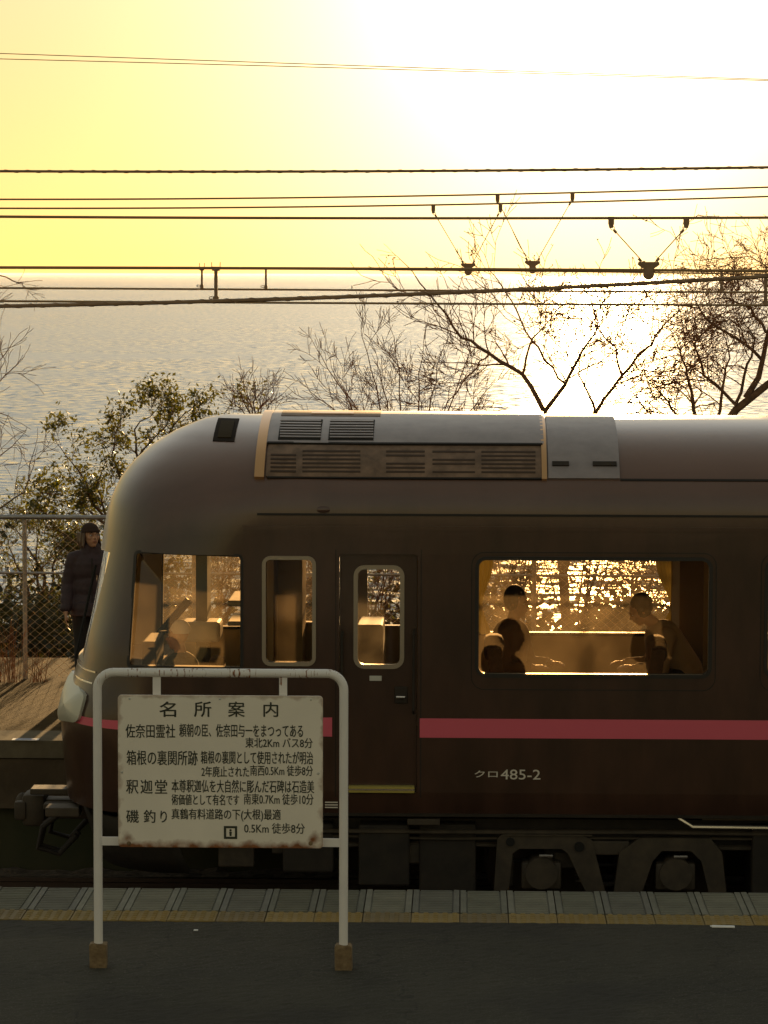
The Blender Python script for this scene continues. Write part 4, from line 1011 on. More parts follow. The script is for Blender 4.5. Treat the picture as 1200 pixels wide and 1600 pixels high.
# ------------------------------------------------------------------ trees
class Tree:
    def __init__(s, seed): s.r = random.Random(seed); s.seg = []; s.leafp = []
    def limb(s, pts, r0, r1): s.seg.append(([Vector(p) for p in pts], [r0+(r1-r0)*i/(len(pts)-1) for i in range(len(pts))]))
    def grow(s, p, d, L, r, lev, spread=.6, up=.12, flat=.55, kids=(3, 5), shrink=.62, minr=.0026, nseg=4, crook=.16):
        R_ = s.r; pts = [p]; q = p.copy(); dd = d.normalized()
        for i in range(nseg):
            dd = (dd+Vector((R_.gauss(0, crook), R_.gauss(0, crook*flat), R_.gauss(0, crook)+up*.25))).normalized(); q = q+dd*L/nseg; pts.append(q.copy())
        r1 = max(minr, r*.55); s.limb(pts, max(minr, r), r1)
        if lev <= 0: s.leafp.append((q, dd)); return
        for k in range(R_.randint(*kids)):
            t = R_.uniform(.25, 1.0); i = min(int(t*nseg), nseg-1); b = pts[i].lerp(pts[i+1], t*nseg-i) if t < 1 else pts[-1]
            loc = (pts[i+1]-pts[i]).normalized(); ax = Vector((R_.gauss(0, 1), R_.gauss(0, flat), R_.gauss(0, 1)+up)); ax = (ax-loc*ax.dot(loc)).normalized()
            s.grow(b, loc*math.cos(spread)+ax*math.sin(spread)*R_.uniform(.7, 1.3), L*shrink*R_.uniform(.7, 1.2), max(minr, (r+(r1-r)*t)*.58), lev-1, spread, up, flat, kids, shrink, minr, max(2, nseg-1), crook)
        s.grow(pts[-1], dd, L*shrink, r1*.9, lev-1, spread, up, flat, kids, shrink, minr, max(2, nseg-1), crook)
    def mesh(s, name, matr, parent, lo=0, hi=9, kind=None):
        V = []; F = []
        for pts, rr in s.seg:
            rm = max(rr)
            if not (lo <= rm < hi): continue
            n = 3 if rm < .012 else (5 if rm < .04 else 9); base = len(V); prev = None; m = len(pts)
            for i, p in enumerate(pts):
                d = (pts[min(i+1, m-1)]-pts[max(i-1, 0)])
                if d.length < 1e-6: d = Vector((0, 0, 1))
                d.normalize(); a = Vector((.3, .9, .1)) if prev is None else prev; a = a-d*a.dot(d)
                if a.length < 1e-5: a = Vector((1, 0, 0))
                a.normalize(); prev = a; b = d.cross(a)
                for k in range(n):
                    t = 2*PI*k/n; q = p+(a*math.cos(t)+b*math.sin(t))*rr[i]; V.append((q.x, q.y, q.z))
            for i in range(m-1):
                for k in range(n): k2 = (k+1) % n; F.append((base+i*n+k, base+i*n+k2, base+(i+1)*n+k2, base+(i+1)*n+k))
        if not V: return None
        o = mesh(name, V, F, matr, parent, smooth=True)
        if kind: tag(o, kind=kind)
        return o
def leaves(cent, size, name, matr, parent, seed, asp=.42, jitter=.05, per=6, kind='stuff'):
    g = np.random.default_rng(seed); c = np.repeat(np.array([tuple(x) for x in cent]), per, 0); n = len(c)
    c = c+g.normal(0, jitter, c.shape); d = g.normal(0, 1, (n, 3)); d[:, 2] -= .25; d /= np.linalg.norm(d, axis=1)[:, None]
    u = g.normal(0, 1, (n, 3)); u = u-d*(u*d).sum(1)[:, None]; u /= np.linalg.norm(u, axis=1)[:, None]; w = np.cross(d, u)
    L = size*g.uniform(.6, 1.25, n)[:, None]; wd = L*asp/2
    v = np.stack([c, c+d*L*.45+u*wd+w*L*.06, c+d*L, c+d*L*.45-u*wd+w*L*.06], 1).reshape(-1, 3); i = np.arange(n)*4
    me = bpy.data.meshes.new(name); f = np.concatenate([np.stack([i, i+1, i+2], 1), np.stack([i, i+2, i+3], 1)])
    me.vertices.add(len(v)); me.vertices.foreach_set('co', v.ravel()); me.loops.add(len(f)*3); me.loops.foreach_set('vertex_index', f.ravel().astype(np.int32))
    me.polygons.add(len(f)); me.polygons.foreach_set('loop_start', np.arange(0, len(f)*3, 3, dtype=np.int32)); me.update(calc_edges=True)
    o = link(name, me, matr, parent); tag(o, kind=kind); return o
def tree_root(name, label, cat, group=None): t = empty(name, (0, 0, 0)); return tag(t, label, cat, group)
def pl(Y, *pp, dY=.0):
    return [P(a, b, Y+dY*i) for i, (a, b) in enumerate(pp)]
def along(T, pts, r0, r1, nk, L, lev, **kw):
    """limb through given points, with branches growing from it"""
    sm = []
    for i in range(len(pts)-1):
        for t in (0, .34, .67):
            sm.append(pts[i].lerp(pts[i+1], t)+Vector((T.r.gauss(0, .012), T.r.gauss(0, .05), T.r.gauss(0, .012))))
    sm.append(pts[-1]); T.limb(sm, r0, r1); m = len(sm)
    for k in range(nk):
        t = T.r.uniform(kw.get('t0', .15), 1); i = min(int(t*(m-1)), m-2); b = sm[i].lerp(sm[i+1], t*(m-1)-i); d = (sm[i+1]-sm[i]).normalized()
        sd = T.r.choice((-1, 1)); ax = Vector((-d.z*sd, T.r.gauss(0, .5), d.x*sd)); rr = r0+(r1-r0)*t
        T.grow(b, d*.75+ax*.75+Vector((0, 0, kw.get('lift', .15))), L*T.r.uniform(.6, 1.2), max(.0035, rr*.5), lev, spread=.65, up=kw.get('up', .12), crook=kw.get('crook', .17), kids=kw.get('kids', (2, 4)), minr=kw.get('minr', .003))
    T.grow(sm[-1], (sm[-1]-sm[-2]), L*.7, r1, max(0, lev-1), crook=.17, minr=.003)
def ground_z(Y): return float(np.interp(Y, [p[0] for p in prof], [p[1] for p in prof]))

# bare tree in the middle, two forks meeting behind the roof
T = Tree(3); Y = 37.5
root = P(880, 900, Y); base = Vector((root.x, Y, ground_z(Y)-.2)); f1 = P(850, 642, Y); f2 = P(930, 642, Y)
T.limb([base, base.lerp(root, .6)+Vector((.05, 0, 0)), root], .075, .06)
T.limb([root, root.lerp(f1, .5)+Vector((-.05, 0, 0)), f1], .05, .036); T.limb([root, root.lerp(f2, .5)+Vector((.06, 0, 0)), f2], .045, .03)
for a, r_ in ((pl(Y, (850, 642), (815, 585), (765, 551), (722, 525), (682, 475), (645, 425), dY=.1), .034), (pl(Y, (850, 642), (884, 600), (903, 560), (925, 525), (940, 505), dY=-.1), .030),
            (pl(Y, (815, 585), (824, 548), (840, 520), (868, 488)), .018), (pl(Y, (930, 642), (970, 590), (1015, 535), (1042, 505), (1068, 478), dY=-.1), .024),
            (pl(Y, (930, 642), (917, 612), (905, 588), (903, 545), dY=.15), .020), (pl(Y, (884, 600), (850, 560), (822, 520), (800, 470), (772, 430), dY=.1), .018),
            (pl(Y, (970, 590), (962, 545), (935, 515), (905, 480), dY=.1), .016), (pl(Y, (765, 551), (745, 575), (720, 600), (695, 640)), .012)):
    along(T, a, r_, .007, 10, .52, 2, kids=(2, 4), minr=.0042)
tr = tree_root('bare_tree', 'bare forked tree in the middle, its twigs against the sun glitter on the sea', 'tree', 'bare trees on the slope')
T.mesh('trunk', M['bark'], tr, .02); T.mesh('branches', M['twig'], tr, 0, .02, 'stuff')
leaves([p for p, d in T.leafp if T.r.random() < .15], .04, 'dead_leaves', M['twig'], tr, 5, .6, .02, 2)

# fan-shaped bare shrub to its left
T = Tree(5); Y = 36.5; b0 = P(640, 905, Y); base = Vector((b0.x, Y, ground_z(Y)-.2))
cx = P(640, 760, Y); T.limb([base, b0, cx], .10, .06)
for k, (a, b) in enumerate(((485, 612), (500, 552), (518, 575), (565, 524), (590, 570), (616, 528), (662, 532), (690, 550), (735, 548), (765, 605))):
    mid = P(640+(a-640)*.42, 700, Y); end = P(a, b, Y+T.r.uniform(-.5, .5)); along(T, [cx, mid, mid.lerp(end, .5)+Vector((0, 0, .04)), end], .016, .004, 6, .36, 2, t0=.3, up=.3, lift=.3)
tr = tree_root('bare_tree', 'low fan shaped bare shrub left of the forked tree above the train roof', 'tree', 'bare trees on the slope')
T.mesh('trunk', M['bark'], tr, .019); T.mesh('branches', M['twig'], tr, 0, .019, 'stuff')

# small twiggy shrub over the nose
T = Tree(8); Y = 37; b0 = P(405, 720, Y); base = Vector((b0.x, Y, ground_z(Y)-.2)); cx = P(400, 665, Y); T.limb([base, b0, cx], .06, .03)
for a, b in ((372, 612), (385, 605), (398, 598), (410, 602), (420, 606), (432, 618), (360, 625)): along(T, [cx, cx.lerp(P(a, b, Y), .5), P(a, b, Y+T.r.uniform(-.2, .2))], .012, .003, 7, .25, 1, up=.3)
tr = tree_root('bare_tree', 'small bare twiggy shrub just above the curve of the train nose', 'tree', 'bare trees on the slope')
T.mesh('trunk', M['bark'], tr, .011); T.mesh('branches', M['twig'], tr, 0, .011, 'stuff')

# dense tree at right, thick leaning trunk
T = Tree(12); Y = 35.0; b0 = P(1090, 720, Y); base = Vector((P(1050, 1000, Y).x, Y, ground_z(Y)-.2))
T.limb([base, b0, P(1150, 640, Y), P(1200, 600, Y), P(1260, 560, Y), P(1330, 530, Y)], .055, .035)
T.limb([P(1165, 622, Y), P(1185, 590, Y), P(1192, 560, Y), P(1200, 520, Y), P(1215, 465, Y)], .04, .018)
for a, r_ in ((pl(Y, (1100, 690), (1085, 640), (1075, 600), (1066, 560), (1052, 525), dY=.1), .030), (pl(Y, (1150, 632), (1100, 585), (1085, 540), (1120, 500), (1165, 475), dY=.1), .022),
            (pl(Y, (1192, 560), (1150, 530), (1110, 505), (1085, 470), (1090, 440), dY=-.1), .022), (pl(Y, (1200, 520), (1170, 480), (1140, 465), (1105, 470)), .020), (pl(Y, (1230, 440), (1190, 412), (1170, 402), (1125, 404), dY=.1), .009),
            (pl(Y, (1215, 470), (1205, 450), (1190, 440), dY=.1), .012), (pl(Y, (1100, 690), (1060, 650), (1035, 620), (1020, 600)), .022), (pl(Y, (1120, 660), (1130, 600), (1140, 560), (1130, 520), dY=.2), .022),
            (pl(Y, (1260, 540), (1230, 490), (1240, 440)), .02), (pl(Y, (1150, 632), (1170, 570), (1180, 530), (1160, 500), dY=-.2), .022), (pl(Y, (1090, 720), (1040, 660), (1010, 640), (990, 615)), .020), (pl(Y, (1260, 540), (1310, 480), (1330, 420)), .03)):
    along(T, a, r_, .005, 13, .50, 2, crook=.26, kids=(3, 4), up=-.15, lift=-.08, minr=.0032)
tr = tree_root('bare_tree', 'dense bare tree with a thick leaning trunk at the right edge', 'tree', 'bare trees on the slope')
T.mesh('trunk', M['bark'], tr, .02); T.mesh('branches', M['twig'], tr, 0, .02, 'stuff')
leaves([p for p, d in T.leafp if T.r.random() < .06], .04, 'dead_leaves', M['twig'], tr, 6, .6, .02, 2)

# branches of a bare tree standing past the left edge
T = Tree(15); Y = 35.5; base = Vector((P(-190, 1100, Y).x, Y, ground_z(Y)-.2)); b1 = P(-170, 800, Y); b2 = P(-150, 560, Y); b3 = P(-140, 420, Y)
T.limb([base, b1, b2, b3, P(-130, 300, Y)], .16, .05)
for a, r_, nk in ((pl(Y, (-140, 480), (-60, 445), (0, 432), (30, 440), (48, 452)), .014, 6), (pl(Y, (-150, 560), (-80, 610), (-10, 605), (15, 580)), .014, 8), (pl(Y, (-150, 560), (-60, 540), (0, 560), (20, 535)), .012, 5),
                  (pl(Y, (-165, 760), (-80, 790), (0, 795), (35, 770), (55, 700)), .020, 9), (pl(Y, (-165, 760), (-60, 730), (0, 715), (25, 690)), .014, 7), (pl(Y, (-160, 660), (-70, 650), (-10, 640), (20, 655)), .012, 5), (pl(Y, (-140, 450), (-60, 480), (-10, 470)), .01, 3)):
    along(T, a, r_, .004, nk, .36, 1, t0=.3)
tr = tree_root('bare_tree', 'bare tree whose thin branches reach in from the left edge over the sea', 'tree', 'bare trees on the slope')
T.mesh('trunk', M['bark'], tr, .02); T.mesh('branches', M['twig'], tr, 0, .02, 'stuff')

# evergreen with tufts of leaves by the nose
def leafy(seed, Y, base_px, limbs, lsize, lm, name, label, per=7, L=.42, lev=2, nk=7, asp=.42, r0=.03, jit=.05, frac=1.0):
    T = Tree(seed); bp = P(*base_px, Y); base = Vector((bp.x, Y, min(ground_z(Y), bp.z)-.2)); T.limb([base, bp], r0*2, r0*1.5)
    for li in limbs: along(T, [bp]+pl(Y, *li, dY=T.r.uniform(-.15, .15)), r0, .005, nk, L, lev, t0=.3, up=.2)
    tr = tree_root(name, label, 'tree' if 'tree' in name else 'bush', 'evergreens on the slope')
    T.mesh('trunk', M['bark'], tr, .012); T.mesh('branches', M['twig'], tr, 0, .012, 'stuff')
    leaves([p for p, d in T.leafp if T.r.random() < frac], lsize, 'crown', lm, tr, seed, asp, jit, per)
leafy(21, 41, (215, 930), (((180, 850), (150, 790), (122, 735), (95, 700)), ((200, 820), (195, 760), (175, 710), (185, 665)), ((215, 800), (215, 720), (210, 670), (245, 640)), ((240, 800), (250, 700), (275, 660), (300, 640)), ((260, 800), (290, 700), (330, 665), (355, 640)), ((170, 880), (120, 850), (90, 830), (70, 800)), ((190, 840), (140, 800), (110, 780), (85, 790)), ((200, 800), (205, 730), (235, 690), (265, 655)), ((170, 850), (165, 800), (150, 760), (165, 720))),
      .075, M['leaf'], 'evergreen_tree', 'evergreen tree with tufts of broad leaves reaching over the train nose', per=8, L=.34, lev=2, nk=5, asp=.45, frac=.8, jit=.065)
leafy(22, 42, (60, 980), (((40, 920), (25, 880), (12, 840)), ((60, 920), (55, 870), (60, 830)), ((80, 920), (85, 870), (95, 835)), ((30, 960), (5, 930), (-10, 900)), ((100, 930), (120, 880), (135, 850)), ((70, 900), (40, 850), (20, 820))),
      .075, M['leaf2'], 'evergreen_bush', 'narrow leaved bush behind the fence at the left edge', per=6, L=.30, lev=2, nk=7, asp=.28, frac=.55)
leafy(23, 42, (170, 990), (((150, 940), (135, 900), (130, 860)), ((180, 930), (185, 880), (190, 840)), ((200, 930), (230, 890), (250, 850)), ((150, 930), (110, 900), (95, 870))),
      .08, M['leaf2'], 'evergreen_bush', 'dark bush behind the person standing at the fence', per=7, L=.36, lev=2, nk=8, asp=.4, frac=.8)
# scrub seen through the train windows
for k, (px, top, Y) in enumerate(((440, 880, 35), (560, 890, 36), (800, 850, 36), (900, 830, 37), (1000, 850, 36), (1090, 840, 35), (330, 880, 35))):
    T = Tree(40+k); bp = P(px, 1010, Y); base = Vector((bp.x, Y, ground_z(Y)-.2)); T.limb([base, bp], .05, .035)
    for j in range(7):
        e = P(px+T.r.uniform(-70, 70), top+T.r.uniform(-60, 40), Y+T.r.uniform(-.4, .4)); along(T, [bp, bp.lerp(e, .5)+Vector((T.r.uniform(-.1, .1), 0, 0)), e], .018, .004, 9, .40, 2, t0=.2)
    tr = tree_root('bare_bush', ('leafless scrub bush seen through the narrow window before the door', 'leafless scrub bush seen through the window of the train door', 'leafless scrub bush at the left end of the big train window', 'leafless scrub bush beside the head of the left passenger', 'leafless scrub bush in the middle of the big train window', 'leafless scrub bush at the right end of the big train window', 'leafless scrub bush seen through the driver cab window')[k], 'bush', 'scrub bushes behind the train')
    T.mesh('stems', M['bark'], tr, .012); T.mesh('branches', M['twig'], tr, 0, .012, 'stuff')
    leaves([p for p, d in T.leafp if T.r.random() < .3], .05, 'leaves', M['leaf2'], tr, 60+k, .45, .03, 2)
# undergrowth on the slope behind the fence
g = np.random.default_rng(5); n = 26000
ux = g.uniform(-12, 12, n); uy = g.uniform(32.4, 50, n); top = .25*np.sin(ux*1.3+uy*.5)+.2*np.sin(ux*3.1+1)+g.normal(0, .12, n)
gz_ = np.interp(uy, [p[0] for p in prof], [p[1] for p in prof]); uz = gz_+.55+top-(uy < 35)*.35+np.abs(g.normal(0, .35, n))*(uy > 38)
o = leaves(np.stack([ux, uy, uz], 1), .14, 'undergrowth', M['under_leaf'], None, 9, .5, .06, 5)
# dry grass tuft by the fence
T = Tree(30); c0 = PZ(25, 1064, 0)
for k in range(26):
    b = Vector((c0.x+T.r.gauss(0, .05), c0.y-.12+T.r.gauss(0, .04), 0)); h = T.r.uniform(.25, .75); dx = T.r.gauss(0, .16)
    T.limb([b, b+Vector((dx*.25, 0, h*.5)), b+Vector((dx*.7, 0, h*.85)), b+Vector((dx*1.3, 0, h))], .0034, .0013)
for k in range(3):
    b = PZ(*((70, 1064), (5, 1064), (58, 1064))[k], 0)
    for j in range(9):
        bb = b+Vector((T.r.gauss(0, .03), -.1, 0)); h = T.r.uniform(.1, .4); dx = T.r.gauss(0, .12); T.limb([bb, bb+Vector((dx*.4, 0, h*.6)), bb+Vector((dx, 0, h))], .004, .0015)
o = T.mesh('dry_grass', M['grass'], None); tag(o, 'tuft of reddish dry grass at the foot of the fence at the left edge', 'grass', kind=None)

# ------------------------------------------------------------------ people
def remesh(m, name, matr, parent, vox=.008, sm=3):
    o = m.build(name, matr, parent, fix=False); md = o.modifiers.new('r', 'REMESH'); md.mode = 'VOXEL'; md.voxel_size = vox
    md = o.modifiers.new('s', 'SMOOTH'); md.iterations = sm; md.factor = .5; apply_mods(o)
    o.data.polygons.foreach_set('use_smooth', [True]*len(o.data.polygons)); return o
def bone(m, a, b, ra, rb, n=14):
    a, b = Vector(a), Vector(b); m.tube([a, b], [ra, rb], n); m.ell(a, (ra,)*3, n, 8); m.ell(b, (rb,)*3, n, 8)
def chain(m, pts, rr):
    for i in range(len(pts)-1): bone(m, pts[i], pts[i+1], rr[i], rr[i+1])
def head(m, c, h, rot):
    """head with brow, nose, lips, chin and ears; c = centre, h = height, rot turns it (face towards local -y)"""
    q = lambda x, y, z: Vector(c)+rot@Vector((x*h, y*h, z*h))
    m.ell(q(0, .06, .10), (.325*h, .40*h, .38*h), 18, 12, rot); m.ell(q(0, -.09, -.16), (.25*h, .27*h, .31*h), 16, 10, rot)
    m.ell(q(0, -.20, -.38), (.13*h, .12*h, .10*h), 12, 8, rot)
    m.ell(q(0, -.335, .10), (.20*h, .06*h, .05*h), 12, 8, rot)
    bone(m, q(0, -.35, .05), q(0, -.44, -.09), .030*h, .048*h); m.ell(q(0, -.38, -.11), (.075*h, .05*h, .04*h), 10, 6, rot)
    m.ell(q(0, -.345, -.21), (.105*h, .04*h, .028*h), 12, 6, rot); m.ell(q(0, -.335, -.255), (.09*h, .04*h, .028*h), 12, 6, rot)
    for s in (-1, 1): m.ell(q(s*.33, .05, -.02), (.03*h, .07*h, .12*h), 10, 8, rot); m.ell(q(s*.17, -.24, -.08), (.10*h, .09*h, .10*h), 10, 6, rot)
def face_bits(c, h, rot, parent):
    q = lambda x, y, z: Vector(c)+rot@Vector((x*h, y*h, z*h))
    for s in (-1, 1):
        m = MB(); m.ell(q(s*.135, -.325, .025), (.055*h, .03*h, .026*h), 10, 6, rot); m.build('eye', M['white_cloth'], parent, smooth=True)
        m = MB(); m.ell(q(s*.135, -.348, .025), (.024*h, .014*h, .024*h), 8, 6, rot); m.build('iris', M['black'], parent, smooth=True)
        m = MB(); m.tube([q(s*.21, -.335, .105), q(s*.14, -.375, .125), q(s*.06, -.375, .11)], .014*h, 5); m.build('eyebrow', M['dark_hair'], parent)
    m = MB(); m.ell(q(0, -.375, -.232), (.085*h, .02*h, .020*h), 10, 6, rot); m.build('lips', mat('lips', (.30, .10, .08), .5), parent, smooth=True)
def hand(m, w, d, side, curl=.5, sc=1.0, palm_n=None):
    """palm and five curled fingers; w = wrist, d = direction of the hand, side = direction of the thumb"""
    w = Vector(w); d = Vector(d).normalized(); side = Vector(side); side = (side-d*side.dot(d)).normalized(); n = d.cross(side)
    if palm_n is not None and n.dot(Vector(palm_n)) < 0: n = -n
    for t in np.linspace(-.030, .030, 4): bone(m, w+side*t*.55*sc, w+d*.085*sc+side*t*sc, .015*sc, .012*sc, 10)
    for i, (t, L) in enumerate(((.032, .070), (.011, .080), (-.011, .074), (-.031, .058))):
        a = w+d*.085*sc+side*t*sc; c1 = curl*.9; p = a; dd = d; r = .0085*sc
        for j in range(3):
            dd = (dd*math.cos(c1*.6)+n*math.sin(c1*.6)).normalized(); p2 = p+dd*L*sc*(.45, .31, .24)[j]; bone(m, p, p2, r, r*.92, 8); p = p2; r *= .92
    a = w+d*.025*sc+side*.026*sc; dd = (d*.75+side*.6+n*.25).normalized(); p2 = a+dd*.040*sc; bone(m, a, p2, .012*sc, .010*sc, 8); dd2 = (d+side*.15+n*.35).normalized(); bone(m, p2, p2+dd2*.034*sc, .010*sc, .008*sc, 8)

# the person on the far platform: faces the train, head turned to the right
PY = 30.15; pb = P(143, 1000, PY); t = tag(empty('person', (pb.x, PY, 0)), 'person in dark padded coat and brown knit hat standing on the far platform', 'person')
t.scale = (1.03,)*3; t.rotation_euler.z = R(10)
hc = (.0, -.01, 1.545); hh = .235; hrot = Matrix.Rotation(R(21), 3, 'Z') @ Matrix.Rotation(R(-4), 3, 'X')
lw, rw = (-.25, -.09, .815), (.21, -.12, .83)
m = MB(); head(m, hc, hh, hrot); chain(m, [(0, .01, 1.36), (0, 0, 1.47)], [.055, .05])
m.ell((0, .02, 1.22), (.17, .10, .20)); m.ell((0, .01, 1.02), (.14, .10, .16)); m.ell((0, .01, .90), (.165, .11, .12))
for s, w in ((-1, lw), (1, rw)):
    chain(m, [(s*.15, .02, 1.33), (s*.205, .03, 1.07), w], [.052, .042, .028]); hand(m, w, (s*.02, -.06, -1), (0, -1, 0), .5, .95, (-s, 0, 0))
    chain(m, [(s*.085, .01, .88), (s*.09, -.005, .47), (s*.095, .02, .09)], [.085, .055, .04]); chain(m, [(s*.095, .03, .05), (s*.11, -.14, .035)], [.04, .03])
body_ = remesh(m, 'body', M['skin'], t, .0065, 3); face_bits(hc, hh, hrot, t)
m = MB()
m.ell((0, .02, 1.22), (.205, .135, .20), 20, 12); m.ell((0, .02, 1.04), (.185, .14, .20), 20, 12); m.ell((0, .015, .88), (.21, .155, .17), 20, 12); chain(m, [(-.13, .02, 1.335), (.13, .02, 1.335)], [.07, .07])
for s, w in ((-1, lw), (1, rw)):
    e = Vector((s*.222, .03, 1.07)); chain(m, [(s*.165, .02, 1.315), e, Vector(w)+Vector((0, 0, .035))], [.078, .070, .054])
for k in range(14):       # quilting rolls
    pass
bone(m, (-.035, .0, 1.38), (-.03, 0, 1.425), .072, .068); bone(m, (.035, .0, 1.38), (.03, 0, 1.425), .072, .068)
m.tube([(0, .015, .90), (0, .01, .765)], [.205, .205], 24)
co_ = remesh(m, 'padded_coat', M['coat'], t, .010, 2)
for q in co_.data.vertices:
    q.co.y = q.co.y*.86
    if q.co.z > .78: 
        k = 1+.012*math.cos(q.co.z*2*PI/.085); q.co.x *= k; q.co.y *= k
m = MB(); m.box((-.006, -.142, .80), (.006, -.128, 1.34)); m.build('zip', M['seam'], t)
for z in (.92, .80): m = MB(); m.ell((.045, -.135, z), (.009, .006, .009), 8, 6); m.build('button', M['plate'], t, smooth=True)
m = MB(); m.box((.045, -.128, 1.12), (.052, -.118, 1.17)); m.build('zip_pull', M['handle'], t)
m = MB()
for s in (-1, 1): chain(m, [(s*.085, .01, .86), (s*.09, -.005, .47), (s*.095, .015, .10)], [.115, .080, .065])
m.ell((0, .01, .88), (.17, .12, .11)); remesh(m, 'trousers', M['trousers'], t, .010, 2)
for s in (-1, 1): m = MB(); m.ell((s*.10, -.05, .045), (.048, .13, .045)); bone(m, (s*.095, .02, .05), (s*.095, .02, .11), .045, .045); remesh(m, 'shoe', M['shoe'], t, .008, 2)
q = lambda x, y, z: Vector(hc)+hrot@Vector((x*hh, y*hh, z*hh))
m = MB(); m.ell(q(0, .08, .16), (.385*hh, .46*hh, .40*hh), 20, 12, hrot)
for k in range(24): a = 2*PI*k/24; m.ell(q(.375*math.cos(a), .06+.445*math.sin(a), .145+.05*math.sin(a)*-1), (.045*hh, .045*hh, .07*hh), 8, 6, hrot)
hat = remesh(m, 'knit_hat', M['beanie'], t, .006, 2)
bm = bmesh.new(); bm.from_mesh(hat.data); hi_ = hrot.inverted()
kill = [vv for vv in bm.verts if (lambda l: l.z < .02*hh or (l.y < 0 and l.z < .13*hh))(hi_@(vv.co-Vector(hc)))]
bmesh.ops.delete(bm, geom=kill, context='VERTS'); bm.to_mesh(hat.data); bm.free()
m = MB()
for s in (-1, 1):
    for k in range(5): chain(m, [q(s*(.30+.02*k), .12*k-.06, .12), q(s*(.34+.01*k), .12*k-.05, -.20), q(s*(.42-.015*k), .12*k-.12, -.52)], [.035*hh+.006, .045*hh+.005, .02*hh])
for k in range(7): a = PI*k/6; chain(m, [q(.30*math.cos(a), .10+.30*math.sin(a), .10), q(.33*math.cos(a), .14+.30*math.sin(a), -.25), q(.34*math.cos(a), .16+.26*math.sin(a), -.50)], [.03, .03, .012])
remesh(m, 'hair', M['hair'], t, .008, 1)

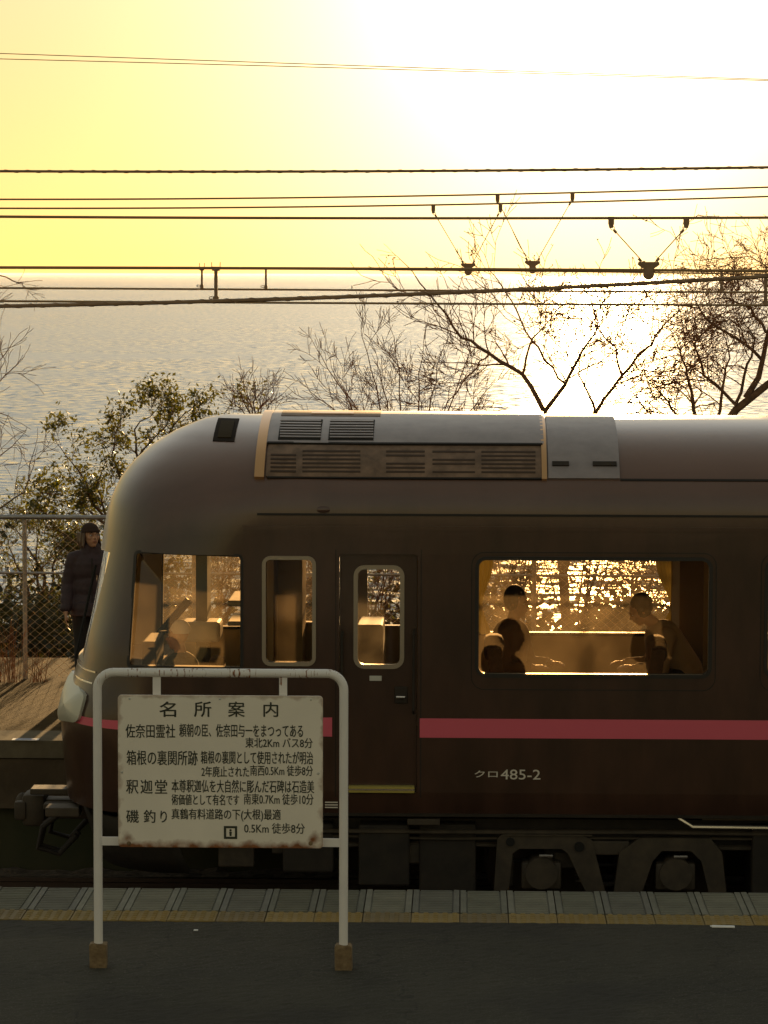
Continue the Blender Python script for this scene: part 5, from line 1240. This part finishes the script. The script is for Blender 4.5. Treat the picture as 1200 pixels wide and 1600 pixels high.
def passenger(x, y, zf, turn, label, top, hair, lean=0, cap=False, name='person', seat=.45, reach=None, sc=1.0, group=None, standing=False):
    """seated (or standing) figure, local -y is forward; turn rotates it about z"""
    t = tag(empty(name, (x, y, zf)), label, 'person', group); t.rotation_euler.z = turn; t.scale = (sc,)*3
    hip = Vector((0, 0, (.90 if standing else seat+.08))); ch = hip+Vector((0, -math.sin(lean)*.38, math.cos(lean)*.38)); nk = hip+Vector((0, -math.sin(lean)*.52, math.cos(lean)*.52)); hd = nk+Vector((0, -math.sin(lean*1.3)*.17-.02, math.cos(lean*1.3)*.15))
    hr = Matrix.Rotation(lean*.9, 3, 'X'); hdh = .23
    m = MB(); head(m, hd, hdh, hr); bone(m, nk, hd, .055, .05); m.ell(hip, (.17, .12, .12)); bone(m, hip+Vector((0, 0, .05)), ch, .125, .14); chain(m, [ch+Vector((-.14, 0, .03)), ch+Vector((.14, 0, .03))], [.06, .06])
    cl = MB(); cl.ell(hip+Vector((0, 0, .04)), (.19, .145, .12)); bone(cl, hip+Vector((0, 0, .05)), ch, .15, .165); chain(cl, [ch+Vector((-.15, 0, .03)), ch+Vector((.15, 0, .03))], [.085, .085]); bone(cl, ch, nk-Vector((0, 0, .05)), .12, .075)
    tr_ = MB()
    for s in (-1, 1):
        sh = ch+Vector((s*.175, 0, .03)); el = sh+Vector((s*.05, -.06, -.27)); wr = Vector(reach) if reach else el+Vector((-s*.05, -.23, .02))
        if reach: wr = Vector((s*abs(reach[0]), reach[1], reach[2]))
        chain(m, [sh, el, wr], [.05, .042, .028]); hand(m, wr, (wr-el), (-s, 0, .2), .6, .95, (0, 0, -1)); chain(cl, [sh, el, el.lerp(wr, .85)], [.068, .06, .045])
        if standing: kn = Vector((s*.09, -.01, .48)); an = Vector((s*.095, .02, .08))
        else: kn = Vector((s*.10, -.42, seat+.06)); an = Vector((s*.11, -.44, .08))
        chain(m, [hip+Vector((s*.09, 0, 0)), kn, an], [.08, .055, .04]); chain(tr_, [hip+Vector((s*.09, 0, 0)), kn, an+Vector((0, 0, .03))], [.10, .075, .06])
        sh_ = MB(); sh_.ell(an+Vector((s*.01, -.06, -.03)), (.045, .13, .045)); sh_.build('shoe', M['shoe'], t, smooth=True)
    remesh(m, 'body', M['skin'], t, .009, 2); remesh(cl, 'jacket', M[top], t, .014, 2); remesh(tr_, 'trousers', M['trousers'], t, .014, 2); face_bits(hd, hdh, hr, t)
    m = MB(); m.ell(hd+hr@Vector((0, .035, .035)), (.090, .100, .120)); hm = remesh(m, 'hair' if not cap else 'cap', M[hair], t, .010, 1)
    bm = bmesh.new(); bm.from_mesh(hm.data); kill = [vv for vv in bm.verts if (lambda l: (l.y < -.035 and l.z < .055) or l.z < (-.095 if not cap else .03))(hr.inverted()@(vv.co-hd))]
    bmesh.ops.delete(bm, geom=kill, context='VERTS'); bm.to_mesh(hm.data); bm.free()
    if cap: m = MB(); m.ell(hd+Vector((0, -.10, .045)), (.075, .06, .010)); m.build('cap_peak', M['black'], t, smooth=True)
    return t
x1 = P(792, 950, YC-.3).x
passenger(x1, YC-.05, FLOOR, R(62), 'passenger sitting upright at the left end of the big train window', 'brown_top', 'dark_hair', .12, seat=.52)
x2 = P(1075, 950, YC-.1).x
passenger(x2, YC+.1, FLOOR+.10, R(-80), 'passenger in a pale shirt leaning forward at the right end of the big train window', 'shirt', 'dark_hair', .55, sc=1.0)
x3 = P(292, 1000, YC-.5).x
passenger(x3, YC-.75, FLOOR-.06, R(-90), 'train driver in a white topped cap seated in the cab window', 'trousers', 'white_cloth', .06, cap=True, sc=.92)
o = lathe_seat(x3+.03, YC-.75, PI, 'driver_seat'); o.scale = (.8, .8, .8)

# ------------------------------------------------------------------ haze over the sea
hz = MB().box((-B-2000, -500, -51.5), (B+2000, B+2000, 8.5)).build('haze'); hz.data.materials.clear()
hm_ = bpy.data.materials.new('haze'); hm_.use_nodes = True; t = hm_.node_tree; t.nodes.clear(); ou = t.nodes.new('ShaderNodeOutputMaterial'); pv = t.nodes.new('ShaderNodeVolumePrincipled')
pv.inputs['Color'].default_value = (.95, .93, .9, 1); pv.inputs['Density'].default_value = 3.5e-6; pv.inputs['Anisotropy'].default_value = .55; t.links.new(pv.outputs[0], ou.inputs['Volume'])
hz.data.materials.append(hm_); tag(hz, kind='stuff'); SC.cycles.volume_bounces = 0
